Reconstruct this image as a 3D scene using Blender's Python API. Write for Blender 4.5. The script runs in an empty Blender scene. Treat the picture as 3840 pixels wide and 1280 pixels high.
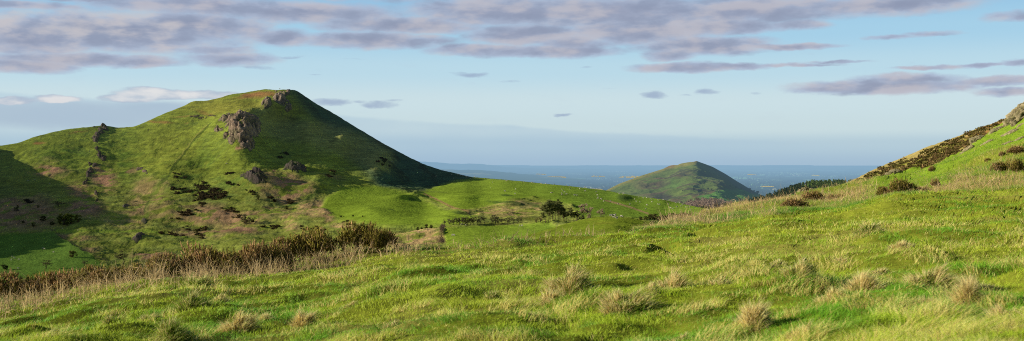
import bpy, bmesh, math, random
import numpy as np
from mathutils import Vector, Matrix
random.seed(7)
rng = np.random.default_rng(11)
S = bpy.context.scene
COL = S.collection
PI = math.pi

# ------------------------------------------------------------------ survey
# The view was surveyed from the tripod at the origin: a bearing/elevation
# (in units of 1/4400 rad, frame 3840 x 1280) and a distance give a place.
F = 4400.0
PITCH = math.atan(45 / F)
CP, SP = math.cos(PITCH), math.sin(PITCH)

def ray(u, v):
    xc = (np.asarray(u, float) - 1920) / F
    zc = (640 - np.asarray(v, float)) / F
    y = CP + zc * SP
    z = -SP + zc * CP
    return xc / y, z / y

def place(u, v, D):
    x, z = ray(u, v)
    D = np.asarray(D, float)
    return np.stack([x * D, D + 0 * x, z * D], -1)

# ------------------------------------------------------------------- noise
_P = np.random.default_rng(3).integers(0, 2**31, 65536).astype(np.int64)
_R = np.random.default_rng(4).random(65536)

def vnoise(x, y, z=None, seed=0):
    x = np.asarray(x, float); y = np.asarray(y, float)
    xi = np.floor(x).astype(np.int64); yi = np.floor(y).astype(np.int64)
    fx = x - xi; fy = y - yi
    fx = fx * fx * fx * (fx * (fx * 6 - 15) + 10); fy = fy * fy * fy * (fy * (fy * 6 - 15) + 10)
    def h(a, b, c=0):
        return _R[(_P[(_P[(a + seed * 131) & 65535] + b) & 65535] + c * 7919) & 65535]
    if z is None:
        a = h(xi, yi) * (1 - fx) + h(xi + 1, yi) * fx
        b = h(xi, yi + 1) * (1 - fx) + h(xi + 1, yi + 1) * fx
        return (a * (1 - fy) + b * fy) * 2 - 1
    z = np.asarray(z, float); zi = np.floor(z).astype(np.int64); fz = z - zi
    fz = fz * fz * (3 - 2 * fz)
    def lay(c):
        a = h(xi, yi, c) * (1 - fx) + h(xi + 1, yi, c) * fx
        b = h(xi, yi + 1, c) * (1 - fx) + h(xi + 1, yi + 1, c) * fx
        return a * (1 - fy) + b * fy
    return (lay(zi) * (1 - fz) + lay(zi + 1) * fz) * 2 - 1

def fbm(x, y, z=None, o=4, seed=0, gain=.5):
    s = 0; a = 1.; t = 0
    for k in range(o):
        f = 2.03 ** k
        s = s + a * vnoise(x * f + k * 17.3, y * f - k * 9.1, None if z is None else z * f + k * 5.7, seed + k)
        t += a; a *= gain
    return s / t * 1.4

def ss(x, a, b):
    t = np.clip((x - a) / (b - a), 0, 1)
    return t * t * (3 - 2 * t)

# --------------------------------------------------------- thin plate spline
class TPS:
    def __init__(s, pts, logv=True, smooth=1e-4, sx=1000., sy=1000.):
        a = np.array(pts, float)
        s.c = np.stack([a[:, 0] / sx, a[:, 1] / sy], -1); s.sx = sx; s.sy = sy
        val = np.log(a[:, 2]) if logv else a[:, 2]
        s.logv = logv; n = len(a)
        A = np.zeros((n + 3, n + 3)); A[:n, :n] = s.k(s.c, s.c) + np.eye(n) * smooth
        A[:n, n] = 1; A[:n, n + 1:] = s.c; A[n, :n] = 1; A[n + 1:, :n] = s.c.T
        s.w = np.linalg.solve(A, np.r_[val, 0, 0, 0])
    @staticmethod
    def k(p, q):
        r2 = ((p[:, None, :] - q[None]) ** 2).sum(-1)
        return .5 * r2 * np.log(r2 + 1e-12)
    def __call__(s, u, v):
        u, v = np.broadcast_arrays(np.asarray(u, float), np.asarray(v, float))
        p = np.stack([u.ravel() / s.sx, v.ravel() / s.sy], -1); o = np.empty(len(p)); n = len(s.c)
        for i in range(0, len(p), 40000):
            q = p[i:i + 40000]
            o[i:i + 40000] = s.k(q, s.c) @ s.w[:n] + s.w[n] + q @ s.w[n + 1:]
        o = o.reshape(u.shape)
        return np.exp(o) if s.logv else o

def line(pts):
    a = np.array(pts, float)
    return lambda u: np.interp(u, a[:, 0], a[:, 1])

def smoothline(pts, w=14):
    f = line(pts)
    return lambda u: (f(u - w) + f(u + w) + 2 * f(u)) / 4

def blob(u, v, cu, cv, ru, rv, ang=0, hard=.5):
    c, s_ = math.cos(math.radians(ang)), math.sin(math.radians(ang))
    du, dv = u - cu, v - cv
    a = (du * c + dv * s_) / ru; b = (-du * s_ + dv * c) / rv
    return 1 - ss(np.sqrt(a * a + b * b), hard, 1.25)

def poly(u, v, pts, soft=8):
    """soft inside mask of a polygon"""
    ins = np.zeros(u.shape, bool); d = np.full(u.shape, 1e9)
    n = len(pts)
    for i in range(n):
        (x0, y0), (x1, y1) = pts[i], pts[(i + 1) % n]
        if y0 != y1:
            c = ((y0 > v) != (y1 > v)) & (u < (x1 - x0) * (v - y0) / (y1 - y0) + x0)
            ins ^= c
        d = np.minimum(d, segd(u, v, x0, y0, x1, y1))
    return ss(np.where(ins, d, -d), -soft, soft)

def segd(u, v, x0, y0, x1, y1):
    dx, dy = x1 - x0, y1 - y0; L = dx * dx + dy * dy + 1e-9
    t = np.clip(((u - x0) * dx + (v - y0) * dy) / L, 0, 1)
    return np.hypot(u - x0 - t * dx, v - y0 - t * dy)

def pline(u, v, pts, w, soft=2):
    d = np.full(u.shape, 1e9)
    for (a, b) in zip(pts[:-1], pts[1:]): d = np.minimum(d, segd(u, v, *a, *b))
    return 1 - ss(d, w, w + soft)

# ------------------------------------------------------------------ objects
def tag(o, label=None, cat=None, group=None, kind=None):
    if label: o['label'] = label
    if cat: o['category'] = cat
    if group: o['group'] = group
    if kind: o['kind'] = kind
    return o

def empty(name, loc, rz=0, **k):
    o = bpy.data.objects.new(name, None); COL.objects.link(o)
    o.location = loc; o.rotation_euler = (0, 0, rz); o.empty_display_size = .3
    return tag(o, **k)

def mk(name, V, Fc, mat, parent=None, col=None, smooth=True, loc=None):
    """one mesh object; Fc an (n,3)/(n,4) int array or a list of faces"""
    me = bpy.data.meshes.new(name)
    V = np.ascontiguousarray(V, np.float32).reshape(-1, 3)
    if isinstance(Fc, np.ndarray):
        n, k = Fc.shape
        me.vertices.add(len(V)); me.vertices.foreach_set('co', V.ravel())
        me.loops.add(n * k); me.loops.foreach_set('vertex_index', Fc.astype(np.int32).ravel())
        me.polygons.add(n); me.polygons.foreach_set('loop_start', np.arange(0, n * k, k, dtype=np.int32))
        me.update(calc_edges=True)
    else:
        me.from_pydata(V.tolist(), [], Fc)
    if smooth: me.polygons.foreach_set('use_smooth', np.ones(len(me.polygons), bool))
    if col is not None:
        at = me.color_attributes.new('Col', 'FLOAT_COLOR', 'POINT')
        c = np.ones((len(V), 4), np.float32); c[:, :3] = np.clip(col, 0, 1)
        at.data.foreach_set('color', c.ravel())
    if mat: me.materials.append(mat)
    o = bpy.data.objects.new(name, me); COL.objects.link(o)
    if parent is not None: o.parent = parent
    if loc is not None: o.location = loc
    return o

def gridfaces(nr, nc):
    i = np.arange((nr - 1) * nc).reshape(nr - 1, nc)[:, :-1].ravel()
    return np.stack([i, i + 1, i + 1 + nc, i + nc], -1)

def copy_tree(o, parent=None):
    c = o.copy(); COL.objects.link(c)
    if parent is not None: c.parent = parent
    for ch in list(o.children): copy_tree(ch, c)
    return c

# ---------------------------------------------------------------- materials
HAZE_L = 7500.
HAZE_C = (.245, .41, .56, 1)  # distance haze, mixed into the materials as a glow
def material(name, col=(.1, .1, .1), attr=True, noise=(), bump=None, haze=False, trans=0, rough=.95, tint=None, spec=.15):
    """noise: list of (scale, amount, stretch z); bump: (scale, strength, distance)"""
    m = bpy.data.materials.new(name); m.use_nodes = True
    N, L = m.node_tree.nodes, m.node_tree.links
    N.clear(); out = N.new('ShaderNodeOutputMaterial')
    geo = N.new('ShaderNodeNewGeometry')
    if attr:
        a = N.new('ShaderNodeAttribute'); a.attribute_name = 'Col'; c = a.outputs['Color']
    else:
        a = N.new('ShaderNodeRGB'); a.outputs[0].default_value = (*col, 1); c = a.outputs[0]
    for (sc, amt, st) in noise:
        pos = geo.outputs['Position']
        if st != 1:
            mp = N.new('ShaderNodeVectorMath'); mp.operation = 'MULTIPLY'; mp.inputs[1].default_value = (1, 1, st)
            L.new(pos, mp.inputs[0]); pos = mp.outputs[0]
        t = N.new('ShaderNodeTexNoise'); t.inputs['Scale'].default_value = sc; t.inputs['Detail'].default_value = 5
        t.inputs['Roughness'].default_value = .65
        L.new(pos, t.inputs['Vector'])
        r = N.new('ShaderNodeMapRange'); r.inputs['From Min'].default_value = .25; r.inputs['From Max'].default_value = .75
        r.inputs['To Min'].default_value = 1 - amt; r.inputs['To Max'].default_value = 1 + amt
        L.new(t.outputs['Fac'], r.inputs['Value'])
        mx = N.new('ShaderNodeVectorMath'); mx.operation = 'SCALE'
        L.new(c, mx.inputs[0]); L.new(r.outputs[0], mx.inputs['Scale']); c = mx.outputs[0]
    nrm = None
    if bump:
        t = N.new('ShaderNodeTexNoise'); t.inputs['Scale'].default_value = bump[0]; t.inputs['Detail'].default_value = 4
        L.new(geo.outputs['Position'], t.inputs['Vector'])
        b = N.new('ShaderNodeBump'); b.inputs['Strength'].default_value = bump[1]; b.inputs['Distance'].default_value = bump[2]
        L.new(t.outputs['Fac'], b.inputs['Height']); nrm = b.outputs[0]
    if spec:
        d = N.new('ShaderNodeBsdfPrincipled'); d.inputs['Roughness'].default_value = rough
        d.inputs['Specular IOR Level'].default_value = spec; L.new(c, d.inputs['Base Color'])
    else:
        d = N.new('ShaderNodeBsdfDiffuse'); d.inputs['Roughness'].default_value = 1.0; L.new(c, d.inputs['Color'])
    if nrm: L.new(nrm, d.inputs['Normal'])
    sh = d.outputs[0]
    if trans:
        tr = N.new('ShaderNodeBsdfTranslucent'); L.new(c, tr.inputs['Color'])
        mx = N.new('ShaderNodeMixShader'); mx.inputs[0].default_value = trans
        L.new(sh, mx.inputs[1]); L.new(tr.outputs[0], mx.inputs[2]); sh = mx.outputs[0]
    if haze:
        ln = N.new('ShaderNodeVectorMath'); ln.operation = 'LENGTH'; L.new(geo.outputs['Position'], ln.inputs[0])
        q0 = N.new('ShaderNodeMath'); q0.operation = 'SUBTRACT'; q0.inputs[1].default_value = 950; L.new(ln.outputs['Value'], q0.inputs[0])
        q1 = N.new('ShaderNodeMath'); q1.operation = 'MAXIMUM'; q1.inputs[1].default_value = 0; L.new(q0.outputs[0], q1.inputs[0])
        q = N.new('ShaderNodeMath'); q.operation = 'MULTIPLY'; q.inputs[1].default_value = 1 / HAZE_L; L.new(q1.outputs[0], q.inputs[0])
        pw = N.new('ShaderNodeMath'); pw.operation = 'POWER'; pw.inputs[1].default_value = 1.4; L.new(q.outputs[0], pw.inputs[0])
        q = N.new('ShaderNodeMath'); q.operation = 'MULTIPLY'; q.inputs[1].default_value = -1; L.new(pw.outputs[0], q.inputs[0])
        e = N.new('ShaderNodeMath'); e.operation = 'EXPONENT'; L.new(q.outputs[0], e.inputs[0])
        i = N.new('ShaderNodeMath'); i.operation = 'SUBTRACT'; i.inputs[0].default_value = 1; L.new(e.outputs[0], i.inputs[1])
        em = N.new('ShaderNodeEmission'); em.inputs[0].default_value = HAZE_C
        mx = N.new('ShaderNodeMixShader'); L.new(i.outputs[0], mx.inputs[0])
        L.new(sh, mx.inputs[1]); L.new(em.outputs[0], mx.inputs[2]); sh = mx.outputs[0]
    L.new(sh, out.inputs[0])
    return m

def mixc(c, mask, rgb):
    m = np.clip(mask, 0, 1)[..., None]
    return c * (1 - m) + np.array(rgb) * m
# =================================================================== TERRAIN
SUN_EL, SUN_AZ = math.radians(15.8), math.radians(8)      # low sun, left and just behind the tripod
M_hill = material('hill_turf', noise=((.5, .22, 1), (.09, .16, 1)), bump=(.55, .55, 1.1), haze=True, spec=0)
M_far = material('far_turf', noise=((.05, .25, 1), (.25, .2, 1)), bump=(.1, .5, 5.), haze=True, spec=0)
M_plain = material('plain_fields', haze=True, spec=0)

# ---- the big hill with its valley fields
RIDGE = smoothline([(-900, 640), (-500, 605), (-200, 575), (0, 547), (67, 537), (131, 513), (200, 495), (257, 484), (320, 478), (352, 474), (391, 471),
    (441, 479), (503, 476), (531, 464), (570, 447), (609, 429), (687, 399), (732, 383), (776, 378), (838, 364), (855, 356), (916, 348),
    (950, 342), (972, 339), (995, 334), (1028, 338), (1073, 336), (1106, 338), (1123, 347), (1151, 366), (1190, 392), (1252, 426), (1319, 468),
    (1375, 501), (1431, 535), (1486, 565), (1542, 594), (1598, 620), (1654, 638), (1720, 653), (1759, 663), (1825, 669), (1892, 674),
    (1958, 680), (2046, 690), (2135, 698), (2200, 706), (2276, 715), (2346, 730), (2421, 740), (2486, 749), (2542, 761), (2602, 774),
    (2672, 787), (2800, 806), (3100, 850)], 8)
D_hill = TPS([
    (-500, 605, 1180), (0, 547, 1205), (257, 484, 1245), (441, 479, 1265), (609, 428, 1285), (732, 383, 1300), (838, 364, 1305), (1000, 335, 1300),
    (1100, 338, 1290), (1190, 392, 1310), (1319, 468, 1320), (1431, 535, 1310), (1542, 594, 1290), (1654, 638, 1250), (1759, 663, 1210), (1892, 674, 1160),
    (2046, 690, 1130), (2200, 706, 1110), (2346, 730, 1080), (2486, 749, 1040), (2602, 774, 990), (2800, 806, 900),
    (0, 640, 1120), (180, 560, 1165), (200, 700, 1055), (380, 560, 1165), (340, 640, 1108), (400, 700, 1062), (400, 820, 925), (500, 560, 1172), (520, 650, 1100), (640, 560, 1150), (640, 650, 1062), (600, 740, 995), (600, 820, 930),
    (0, 760, 1010), (200, 820, 930), (0, 870, 895), (200, 870, 880), (400, 880, 865), (100, 950, 780), (300, 950, 770), (0, 1020, 690), (450, 980, 755),
    (700, 480, 1225), (760, 600, 1105), (760, 440, 1255), (940, 370, 1275), (1040, 350, 1278), (1050, 400, 1235), (985, 430, 1215), (930, 430, 1190), (880, 470, 1150), (890, 555, 1085), (930, 570, 1082),
    (800, 720, 1015), (800, 850, 890), (700, 950, 790), (960, 690, 1012), (1000, 760, 955), (1050, 850, 865), (1000, 640, 1045), (1110, 650, 1045),
    (1100, 455, 1262), (1100, 545, 1190), (1010, 470, 1225), (1010, 560, 1125), (1240, 500, 1258), (1150, 487, 1212), (1280, 530, 1188), (1420, 610, 1145), (1300, 620, 1142), (1200, 690, 1015), (1300, 680, 1050), (1380, 560, 1255), (1500, 625, 1225), (1200, 640, 1066),
    (1400, 690, 1065), (1560, 690, 1120), (1200, 740, 985), (1300, 720, 1010), (1350, 800, 880), (1600, 780, 930), (1500, 735, 1000), (1800, 760, 960), (1750, 700, 1100),
    (2000, 735, 1010), (2200, 740, 1010), (2400, 765, 1000), (2500, 795, 930), (2300, 800, 850), (2100, 815, 775), (1900, 838, 720), (1700, 862, 655),
    (1500, 900, 620), (1800, 905, 550), (2050, 860, 640), (2300, 870, 600), (2600, 830, 760), (1250, 900, 720), (1200, 830, 855),
    (0, 1250, 440), (900, 1050, 600), (1900, 960, 450), (2700, 880, 560), (-500, 900, 860), (-500, 1200, 500), (-450, 760, 1000)], smooth=3e-4)
VBOT = line([(-900, 1300), (0, 1280), (700, 1120), (1300, 1010), (1800, 975), (2300, 945), (2700, 900), (3100, 900)])

# small landforms: (u, v, ru, rv, height m)
MOUNDS = [(1915, 752, 75, 10, 1.9), (1735, 798, 90, 9, 1.8), (1760, 745, 120, 16, 2.2), (1880, 815, 120, 10, 1.8), (1660, 822, 60, 9, 1.6), (1500, 742, 60, 8, 2.0),
          (960, 690, 75, 26, 9.), (1105, 640, 45, 20, 7.), (525, 897, 50, 14, 3.0), (2090, 735, 60, 10, 1.5), (2330, 742, 40, 14, 1.3), (1560, 735, 60, 10, 1.2),
          (700, 385, 60, 12, 2.), (740, 440, 90, 8, 1.5), (915, 490, 52, 58, 13.), (1010, 400, 40, 30, 7.), (610, 690, 60, 20, 2.), (640, 790, 60, 20, 2.), (1385, 800, 90, 22, 3.), (460, 905, 40, 12, 2.5)]
SPUR = [(1000, 464), (1120, 492), (1280, 532), (1440, 606)]
def hill_dz(u, v, X, Y, fine=True):
    z = 0
    for (a, b, ru, rv, h) in MOUNDS: z = z + h * np.exp(-1.6 * (((u - a) / ru) ** 2 + ((v - b) / rv) ** 2))
    # the spur running down the right flank, which still catches the sun
    d1 = np.full(u.shape, 1e9)
    for (p, q) in zip(SPUR[:-1], SPUR[1:]): d1 = np.minimum(d1, segd(u, v, *p, *q))
    z = z + 1.2 * np.exp(-(d1 / 26) ** 2) * ss(u, 985, 1080) * (1 - ss(u, 1400, 1500))
    a = (u - 1350) * .88 + (v - 592) * .47; b = -(u - 1350) * .47 + (v - 592) * .88
    z = z + .8 * np.exp(-(a / 120) ** 2 - (b / 26) ** 2)
    edge = ss(v - RIDGE(u), 0, 60)
    past = pasture(u, v)
    k = (1 - .86 * past)
    z = z + edge * (2.8 * fbm(X / 60, Y / 60, o=3, seed=21) * k + 1.05 * fbm(X / 17, Y / 17, o=3, seed=22) * k)
    rg = 1 - np.abs(fbm((u + .45 * v) / 110, v / 240, o=4, seed=24)) * 2
    z = z - edge * (1 - past) * (.35 * ss(rg, .4, 1.) - .35 * rg)
    z = z + edge * (1 - .8 * past) * .32 * fbm(X / 15, v / 3.6, o=2, seed=25)
    if fine: z = z + (.25 + .2 * edge) * fbm(X / 4.5, Y / 4.5, o=3, seed=23) * (.25 + .75 * k)
    return z
def pasture(u, v):
    return np.clip(poly(u, v, [(1205, 775), (1225, 738), (1290, 705), (1400, 697), (1490, 716), (1570, 748), (1660, 785), (1790, 815), (1730, 838), (1560, 846), (1400, 845), (1260, 815)], 10)
        + poly(u, v, [(1560, 735), (1650, 690), (1800, 668), (2250, 705), (2700, 780), (2700, 830), (2520, 830), (2330, 812), (2180, 815), (2150, 770), (2000, 742), (1900, 762), (1740, 790), (1640, 760)], 10)
        + poly(u, v, [(1660, 862), (1900, 842), (2060, 846), (2120, 870), (1990, 960), (1690, 960)], 6)
        + .9 * poly(u, v, [(-300, 905), (0, 882), (200, 868), (262, 905), (330, 945), (410, 1010), (300, 1120), (-300, 1300)], 6), 0, 1)

def hill_P(u, v, fine=True):
    u = np.asarray(u, float); v = np.asarray(v, float)
    P = place(u, v, D_hill(u, v))
    P[..., 2] += hill_dz(u, v, P[..., 0], P[..., 1], fine)
    return P

def hill_colour(u, v, P):
    X, Y = P[..., 0], P[..., 1]
    n1 = fbm(X / 45, Y / 45, o=4, seed=31); n2 = fbm(X / 12, Y / 12, o=4, seed=32); n3 = fbm(X / 5, Y / 5, o=3, seed=33); n4 = fbm(X / 90, Y / 30, o=3, seed=34)
    uu = u + 14 * n2 + 10 * n3; vv = v + 9 * n2 + 6 * n1
    g = np.zeros(u.shape + (3,)) + np.array((.155, .21, .034))
    g = g * (1 + .16 * n1 + .18 * n2)[..., None]
    # duller rough grazing low down and on the right flank
    rough = ss(v, 600, 760) * (1 - pasture(u, v))
    g = mixc(g, rough * (.35 + .35 * n2), (.17, .17, .06))
    g = mixc(g, .65 * ss(n2 + .5 * n3 + .3 * rough - .15, .1, .6), (.10, .15, .035))
    for b in [(620, 600, 240, 130, .8), (250, 580, 110, 40, 1), (480, 600, 80, 110, .8), (900, 690, 120, 60, .8), (720, 620, 130, 60, .9)]:
        g = mixc(g, b[4] * .75 * blob(uu, vv, *b[:4], hard=.3) * ss(n2 + .4 * n3, -.35, .3), (.075, .135, .022))
    g = mixc(g, .55 * blob(uu, vv, 640, 560, 150, 140, hard=.2), (.19, .225, .035))
    g = mixc(g, .6 * blob(uu, vv, 870, 400, 240, 40, 0, .3), (.20, .20, .04))
    # right flank: shade painted into the grass, bilberry streaks down the slope
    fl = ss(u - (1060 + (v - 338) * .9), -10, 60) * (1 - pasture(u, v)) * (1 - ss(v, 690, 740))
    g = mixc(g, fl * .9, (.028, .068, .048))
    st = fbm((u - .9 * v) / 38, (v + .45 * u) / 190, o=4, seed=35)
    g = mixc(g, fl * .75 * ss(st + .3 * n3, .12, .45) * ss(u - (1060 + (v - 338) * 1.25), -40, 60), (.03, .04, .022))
    g = mixc(g, .8 * pline(uu, vv, [(985, 455), (1120, 490), (1280, 530), (1420, 600)], 26, 50), (.19, .22, .07))  # sunlit strip along the spur, painted lighter
    # heather / dead bracken patches
    for (a, b, ru, rv, ang, k) in [(190, 640, 85, 26, 0, .9), (395, 670, 65, 50, 60, .9), (310, 725, 70, 40, 30, .7), (330, 790, 80, 40, 0, .9), (520, 790, 55, 70, 0, .55), (1095, 692, 105, 34, 15, .95), (1080, 730, 60, 30, 0, .8),
        (860, 815, 190, 34, 0, .75), (660, 800, 150, 40, 0, .45), (880, 862, 120, 18, 0, .95), (560, 968, 75, 22, 0, .95), (740, 880, 140, 26, 0, .6), (1030, 790, 60, 26, 0, .8), (560, 715, 60, 45, 0, .5),
        (90, 810, 190, 75, 0, .8), (260, 890, 120, 14, 0, .7), (330, 930, 60, 22, 0, .6), (620, 745, 50, 30, 0, .5), (1000, 700, 50, 60, 0, .5), (1220, 790, 60, 26, 55, .75), (1030, 640, 16, 12, 0, .9), (900, 560, 22, 10, 0, .9),
        (500, 645, 25, 18, -40, .6), (1240, 660, 60, 14, 10, .4), (2290, 775, 60, 16, 0, .5), (2005, 775, 60, 14, 10, .5)]:
        m = blob(uu, vv, a, b, ru, rv, ang, .35) * ss(n2 + .8 * n3 + .2, -.4, .35)
        g = mixc(g, k * m, np.array((.25, .15, .105)))
    # straw coloured rushes
    for (a, b, ru, rv, ang, k) in [(1145, 770, 70, 26, 0, .9), (1180, 800, 60, 30, 0, .8), (1090, 815, 42, 20, -20, .9), (1130, 800, 7, 34, 15, .9), (1290, 845, 55, 18, 10, 1.), (1380, 830, 90, 14, 5, .5), (1100, 850, 40, 16, 0, .8),
        (1850, 790, 170, 32, 5, .65), (1960, 765, 90, 16, 12, .8), (1790, 812, 100, 10, 0, .9), (1560, 795, 30, 60, -60, .0), (1590, 890, 110, 26, 0, 1.), (1500, 905, 120, 40, 0, .8), (460, 830, 90, 30, 0, .5), (1900, 800, 120, 12, 0, .8), (620, 690, 40, 16, 0, .5), (200, 600, 40, 10, 0, .3)]:
        m = blob(uu, vv, a, b, ru, rv, ang, .3) * ss(n3 + .5 * n2 + .15, -.3, .3)
        g = mixc(g, k * m, (.30, .225, .115))
    g = mixc(g, .5 * blob(uu, vv, 540, 740, 70, 90, 0, .2) * ss(n3, -.4, .5), (.27, .22, .10))
    # improved pasture
    p = pasture(u, v)
    pc = np.zeros_like(g) + np.array((.15, .235, .026)); pc = .9 * pc * (1 + .12 * n1 + .10 * n2 + .12 * n3)[..., None]
    right = ss(u, 1700, 2300)[..., None]
    pc = pc * (1 - right) + np.array((.095, .165, .022)) * right * (1 + .10 * n2 + .05 * n1 + .10 * n3)[..., None]
    lf = (1 - ss(u, 300, 700))[..., None]
    pc = pc * (1 - lf) + np.array((.085, .17, .03)) * lf
    g = g * (1 - p[..., None]) + pc * p[..., None]
    # shade of the hollow banks painted dark, rushy spots inside the fields
    for (a, b, ru, rv) in [(1985, 765, 34, 5), (1940, 768, 60, 5), (1870, 762, 50, 5), (1740, 804, 56, 5), (1545, 750, 16, 5), (2010, 772, 24, 4), (1470, 790, 12, 4), (2335, 745, 26, 11), (1900, 735, 30, 5)]:
        g = mixc(g, .8 * blob(u + 4 * n3, v + 3 * n3, a, b, ru, rv, 5, .4), (.04, .075, .02))
    # rust bracken on the shoulders
    for (a, b, ru, rv, ang, k) in [(945, 357, 75, 12, -8, 1.), (1010, 352, 40, 8, 0, .8), (140, 534, 26, 5, -6, .9), (600, 458, 60, 5, 5, .7), (700, 464, 14, 4, 0, .7), (290, 495, 50, 3, -5, .6), (770, 425, 40, 8, 20, .45), (700, 440, 60, 5, 0, .5)]:
        g = mixc(g, k * blob(uu, v + 4 * n2, a, b, ru, rv, ang, .4), (.21, .125, .05))
    # worn paths and tracks
    w = 2.2 * n2
    g = mixc(g, .75 * pline(u + w, v, [(790, 462), (742, 510), (722, 535), (690, 580), (662, 612), (640, 642), (625, 670), (592, 695)], 3.0, 3), (.045, .075, .015))
    g = mixc(g, .6 * pline(u + w, v, [(782, 466), (735, 508), (716, 535), (684, 580), (655, 612)], 1.2, 2), (.22, .23, .06))
    g = mixc(g, .5 * pline(u + w, v, [(625, 662), (588, 697), (560, 738), (552, 775), (548, 830)], 5, 8), (.10, .155, .03))
    g = mixc(g, .8 * pline(u + w, v, [(560, 735), (548, 775), (543, 800)], 2, 2), (.07, .10, .03))
    g = mixc(g, .9 * pline(u, v, [(205, 866), (300, 864), (400, 862), (500, 866), (580, 874), (690, 900), (745, 908), (700, 935)], 3, 3), (.16, .24, .035))
    g = mixc(g, .9 * pline(u, v, [(2270, 752), (2320, 765), (2370, 780), (2430, 802)], 2.0, 2), (.19, .15, .075))
    g = mixc(g, .9 * pline(u, v, [(1450, 873), (1560, 860), (1640, 852), (1665, 851)], 2.6, 2), (.24, .23, .07))
    g = mixc(g, .8 * pline(u + w, v, [(1590, 730), (1640, 752), (1700, 778), (1760, 800)], 2, 3), (.20, .14, .07))
    g = mixc(g, .7 * pline(u + w, v, [(1200, 720), (1160, 735), (1130, 745), (1060, 760)], 3, 3), (.05, .09, .025))
    tz = fbm(X / 9, P[..., 2] / .8 + Y / 60, o=3, seed=37); g = g * (1 + (.34 * tz * (1 - .75 * p)))[..., None]
    # bare soil flecks
    g = mixc(g, (1 - p) * .5 * ss(fbm(X / 3, Y / 3, o=3, seed=38), .5, .75), (.05, .06, .03))
    return np.clip(g * np.array((2.3, 2.05, 1.9)), .004, 1)

def sheet(name, us, ridge, vbot, nr, Pf, colf, mat, back=None, power=1.0, label=None):
    U = np.broadcast_to(us, (nr, len(us)))
    t = (np.linspace(0, 1, nr) ** power)[:, None]
    V = vbot(us)[None] * (1 - t) + ridge(us)[None] * t
    P = Pf(U, V); C = colf(U, V, P)
    # lee side behind the skyline
    nb = 14
    dirx, _ = ray(us, ridge(us)); L0 = P[-1]
    rows = []; step = back or 30.
    for k in range(1, nb + 1):
        s_ = step * k
        rows.append(np.stack([L0[:, 0] + dirx * s_, L0[:, 1] + s_, L0[:, 2] - .12 * s_ - .42 * s_ * min(1, k / 4)], -1))
    P = np.concatenate([P, np.array(rows)]); C = np.concatenate([C, np.repeat(C[-1:], nb, 0)])
    o = mk(name, P, gridfaces(nr + nb, len(us)), mat, col=C.reshape(-1, 3))
    tag(o, kind='structure'); return o

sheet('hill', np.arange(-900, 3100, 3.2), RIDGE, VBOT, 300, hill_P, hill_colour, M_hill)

# ---- grassy knoll in front of the pines
KN = smoothline([(1700, 960), (1860, 915), (1940, 893), (2000, 876), (2080, 852), (2160, 829), (2230, 815), (2300, 812), (2380, 821), (2460, 838), (2540, 860), (2620, 885), (2720, 915), (2850, 960)], 20)
D_kn = TPS([(1860, 915, 500), (2000, 876, 530), (2160, 829, 565), (2300, 812, 580), (2460, 838, 575), (2620, 885, 560), (2300, 900, 450), (2000, 930, 430), (2600, 930, 470), (2300, 980, 380), (1900, 990, 360), (2750, 980, 390), (2300, 850, 510)])
def kn_P(u, v):
    P = place(u, v, D_kn(u, v)); e = ss(v - KN(u), 0, 30)
    P[..., 2] += e * .8 * fbm(P[..., 0] / 22, P[..., 1] / 22, o=3, seed=41) + .12 * fbm(P[..., 0] / 2.5, P[..., 1] / 2.5, o=3, seed=42); return P
def kn_c(u, v, P):
    n1 = fbm(P[..., 0] / 14, P[..., 1] / 14, o=4, seed=43); n3 = fbm(P[..., 0] / 2.5, P[..., 1] / 2.5, o=3, seed=44)
    g = np.zeros(u.shape + (3,)) + np.array((.135, .215, .028)); g = g * (1 + .14 * n1 + .14 * n3)[..., None]
    return mixc(g, .3 * ss(n1, .2, .7), (.19, .21, .045)) * np.array((1.75, 1.45, 1.1))
sheet('knoll', np.arange(1700, 2850, 3.2), KN, lambda u: KN(u) * 0 + 1010., 90, kn_P, kn_c, M_hill, back=7)

# ---- the pointed hill beyond
LW = smoothline([(2150, 770), (2240, 735), (2272, 715), (2323, 689), (2402, 660), (2486, 634), (2510, 622), (2526, 619), (2540, 620), (2552, 614), (2580, 609), (2604, 607), (2612, 603), (2622, 608), (2640, 614), (2672, 626), (2719, 652), (2765, 681), (2812, 709), (2844, 727), (2880, 742), (2960, 765), (3200, 800)], 5)
D_lw = TPS([(2240, 735, 2700), (2323, 689, 2850), (2402, 660, 2920), (2486, 634, 2980), (2560, 612, 3020), (2612, 604, 3040), (2672, 626, 3110), (2719, 652, 3160), (2765, 681, 3180), (2844, 727, 3150), (2960, 765, 3000),
    (2300, 760, 2520), (2420, 740, 2560), (2500, 690, 2760), (2540, 650, 2880), (2600, 660, 2800), (2640, 700, 2665), (2690, 690, 2715), (2730, 690, 2830), (2560, 740, 2480), (2640, 740, 2450), (2720, 730, 2560), (2820, 745, 2720), (2500, 800, 2300), (2700, 800, 2250), (2900, 800, 2500), (3100, 820, 2600), (2200, 800, 2350)])
def lw_P(u, v):
    P = place(u, v, D_lw(u, v)); e = ss(v - LW(u), 0, 30)
    P[..., 2] += e * (8 * fbm(P[..., 0] / 90, P[..., 1] / 90, o=4, seed=51) + 1.6 * fbm(P[..., 0] / 22, P[..., 1] / 22, o=3, seed=52)); return P
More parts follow.
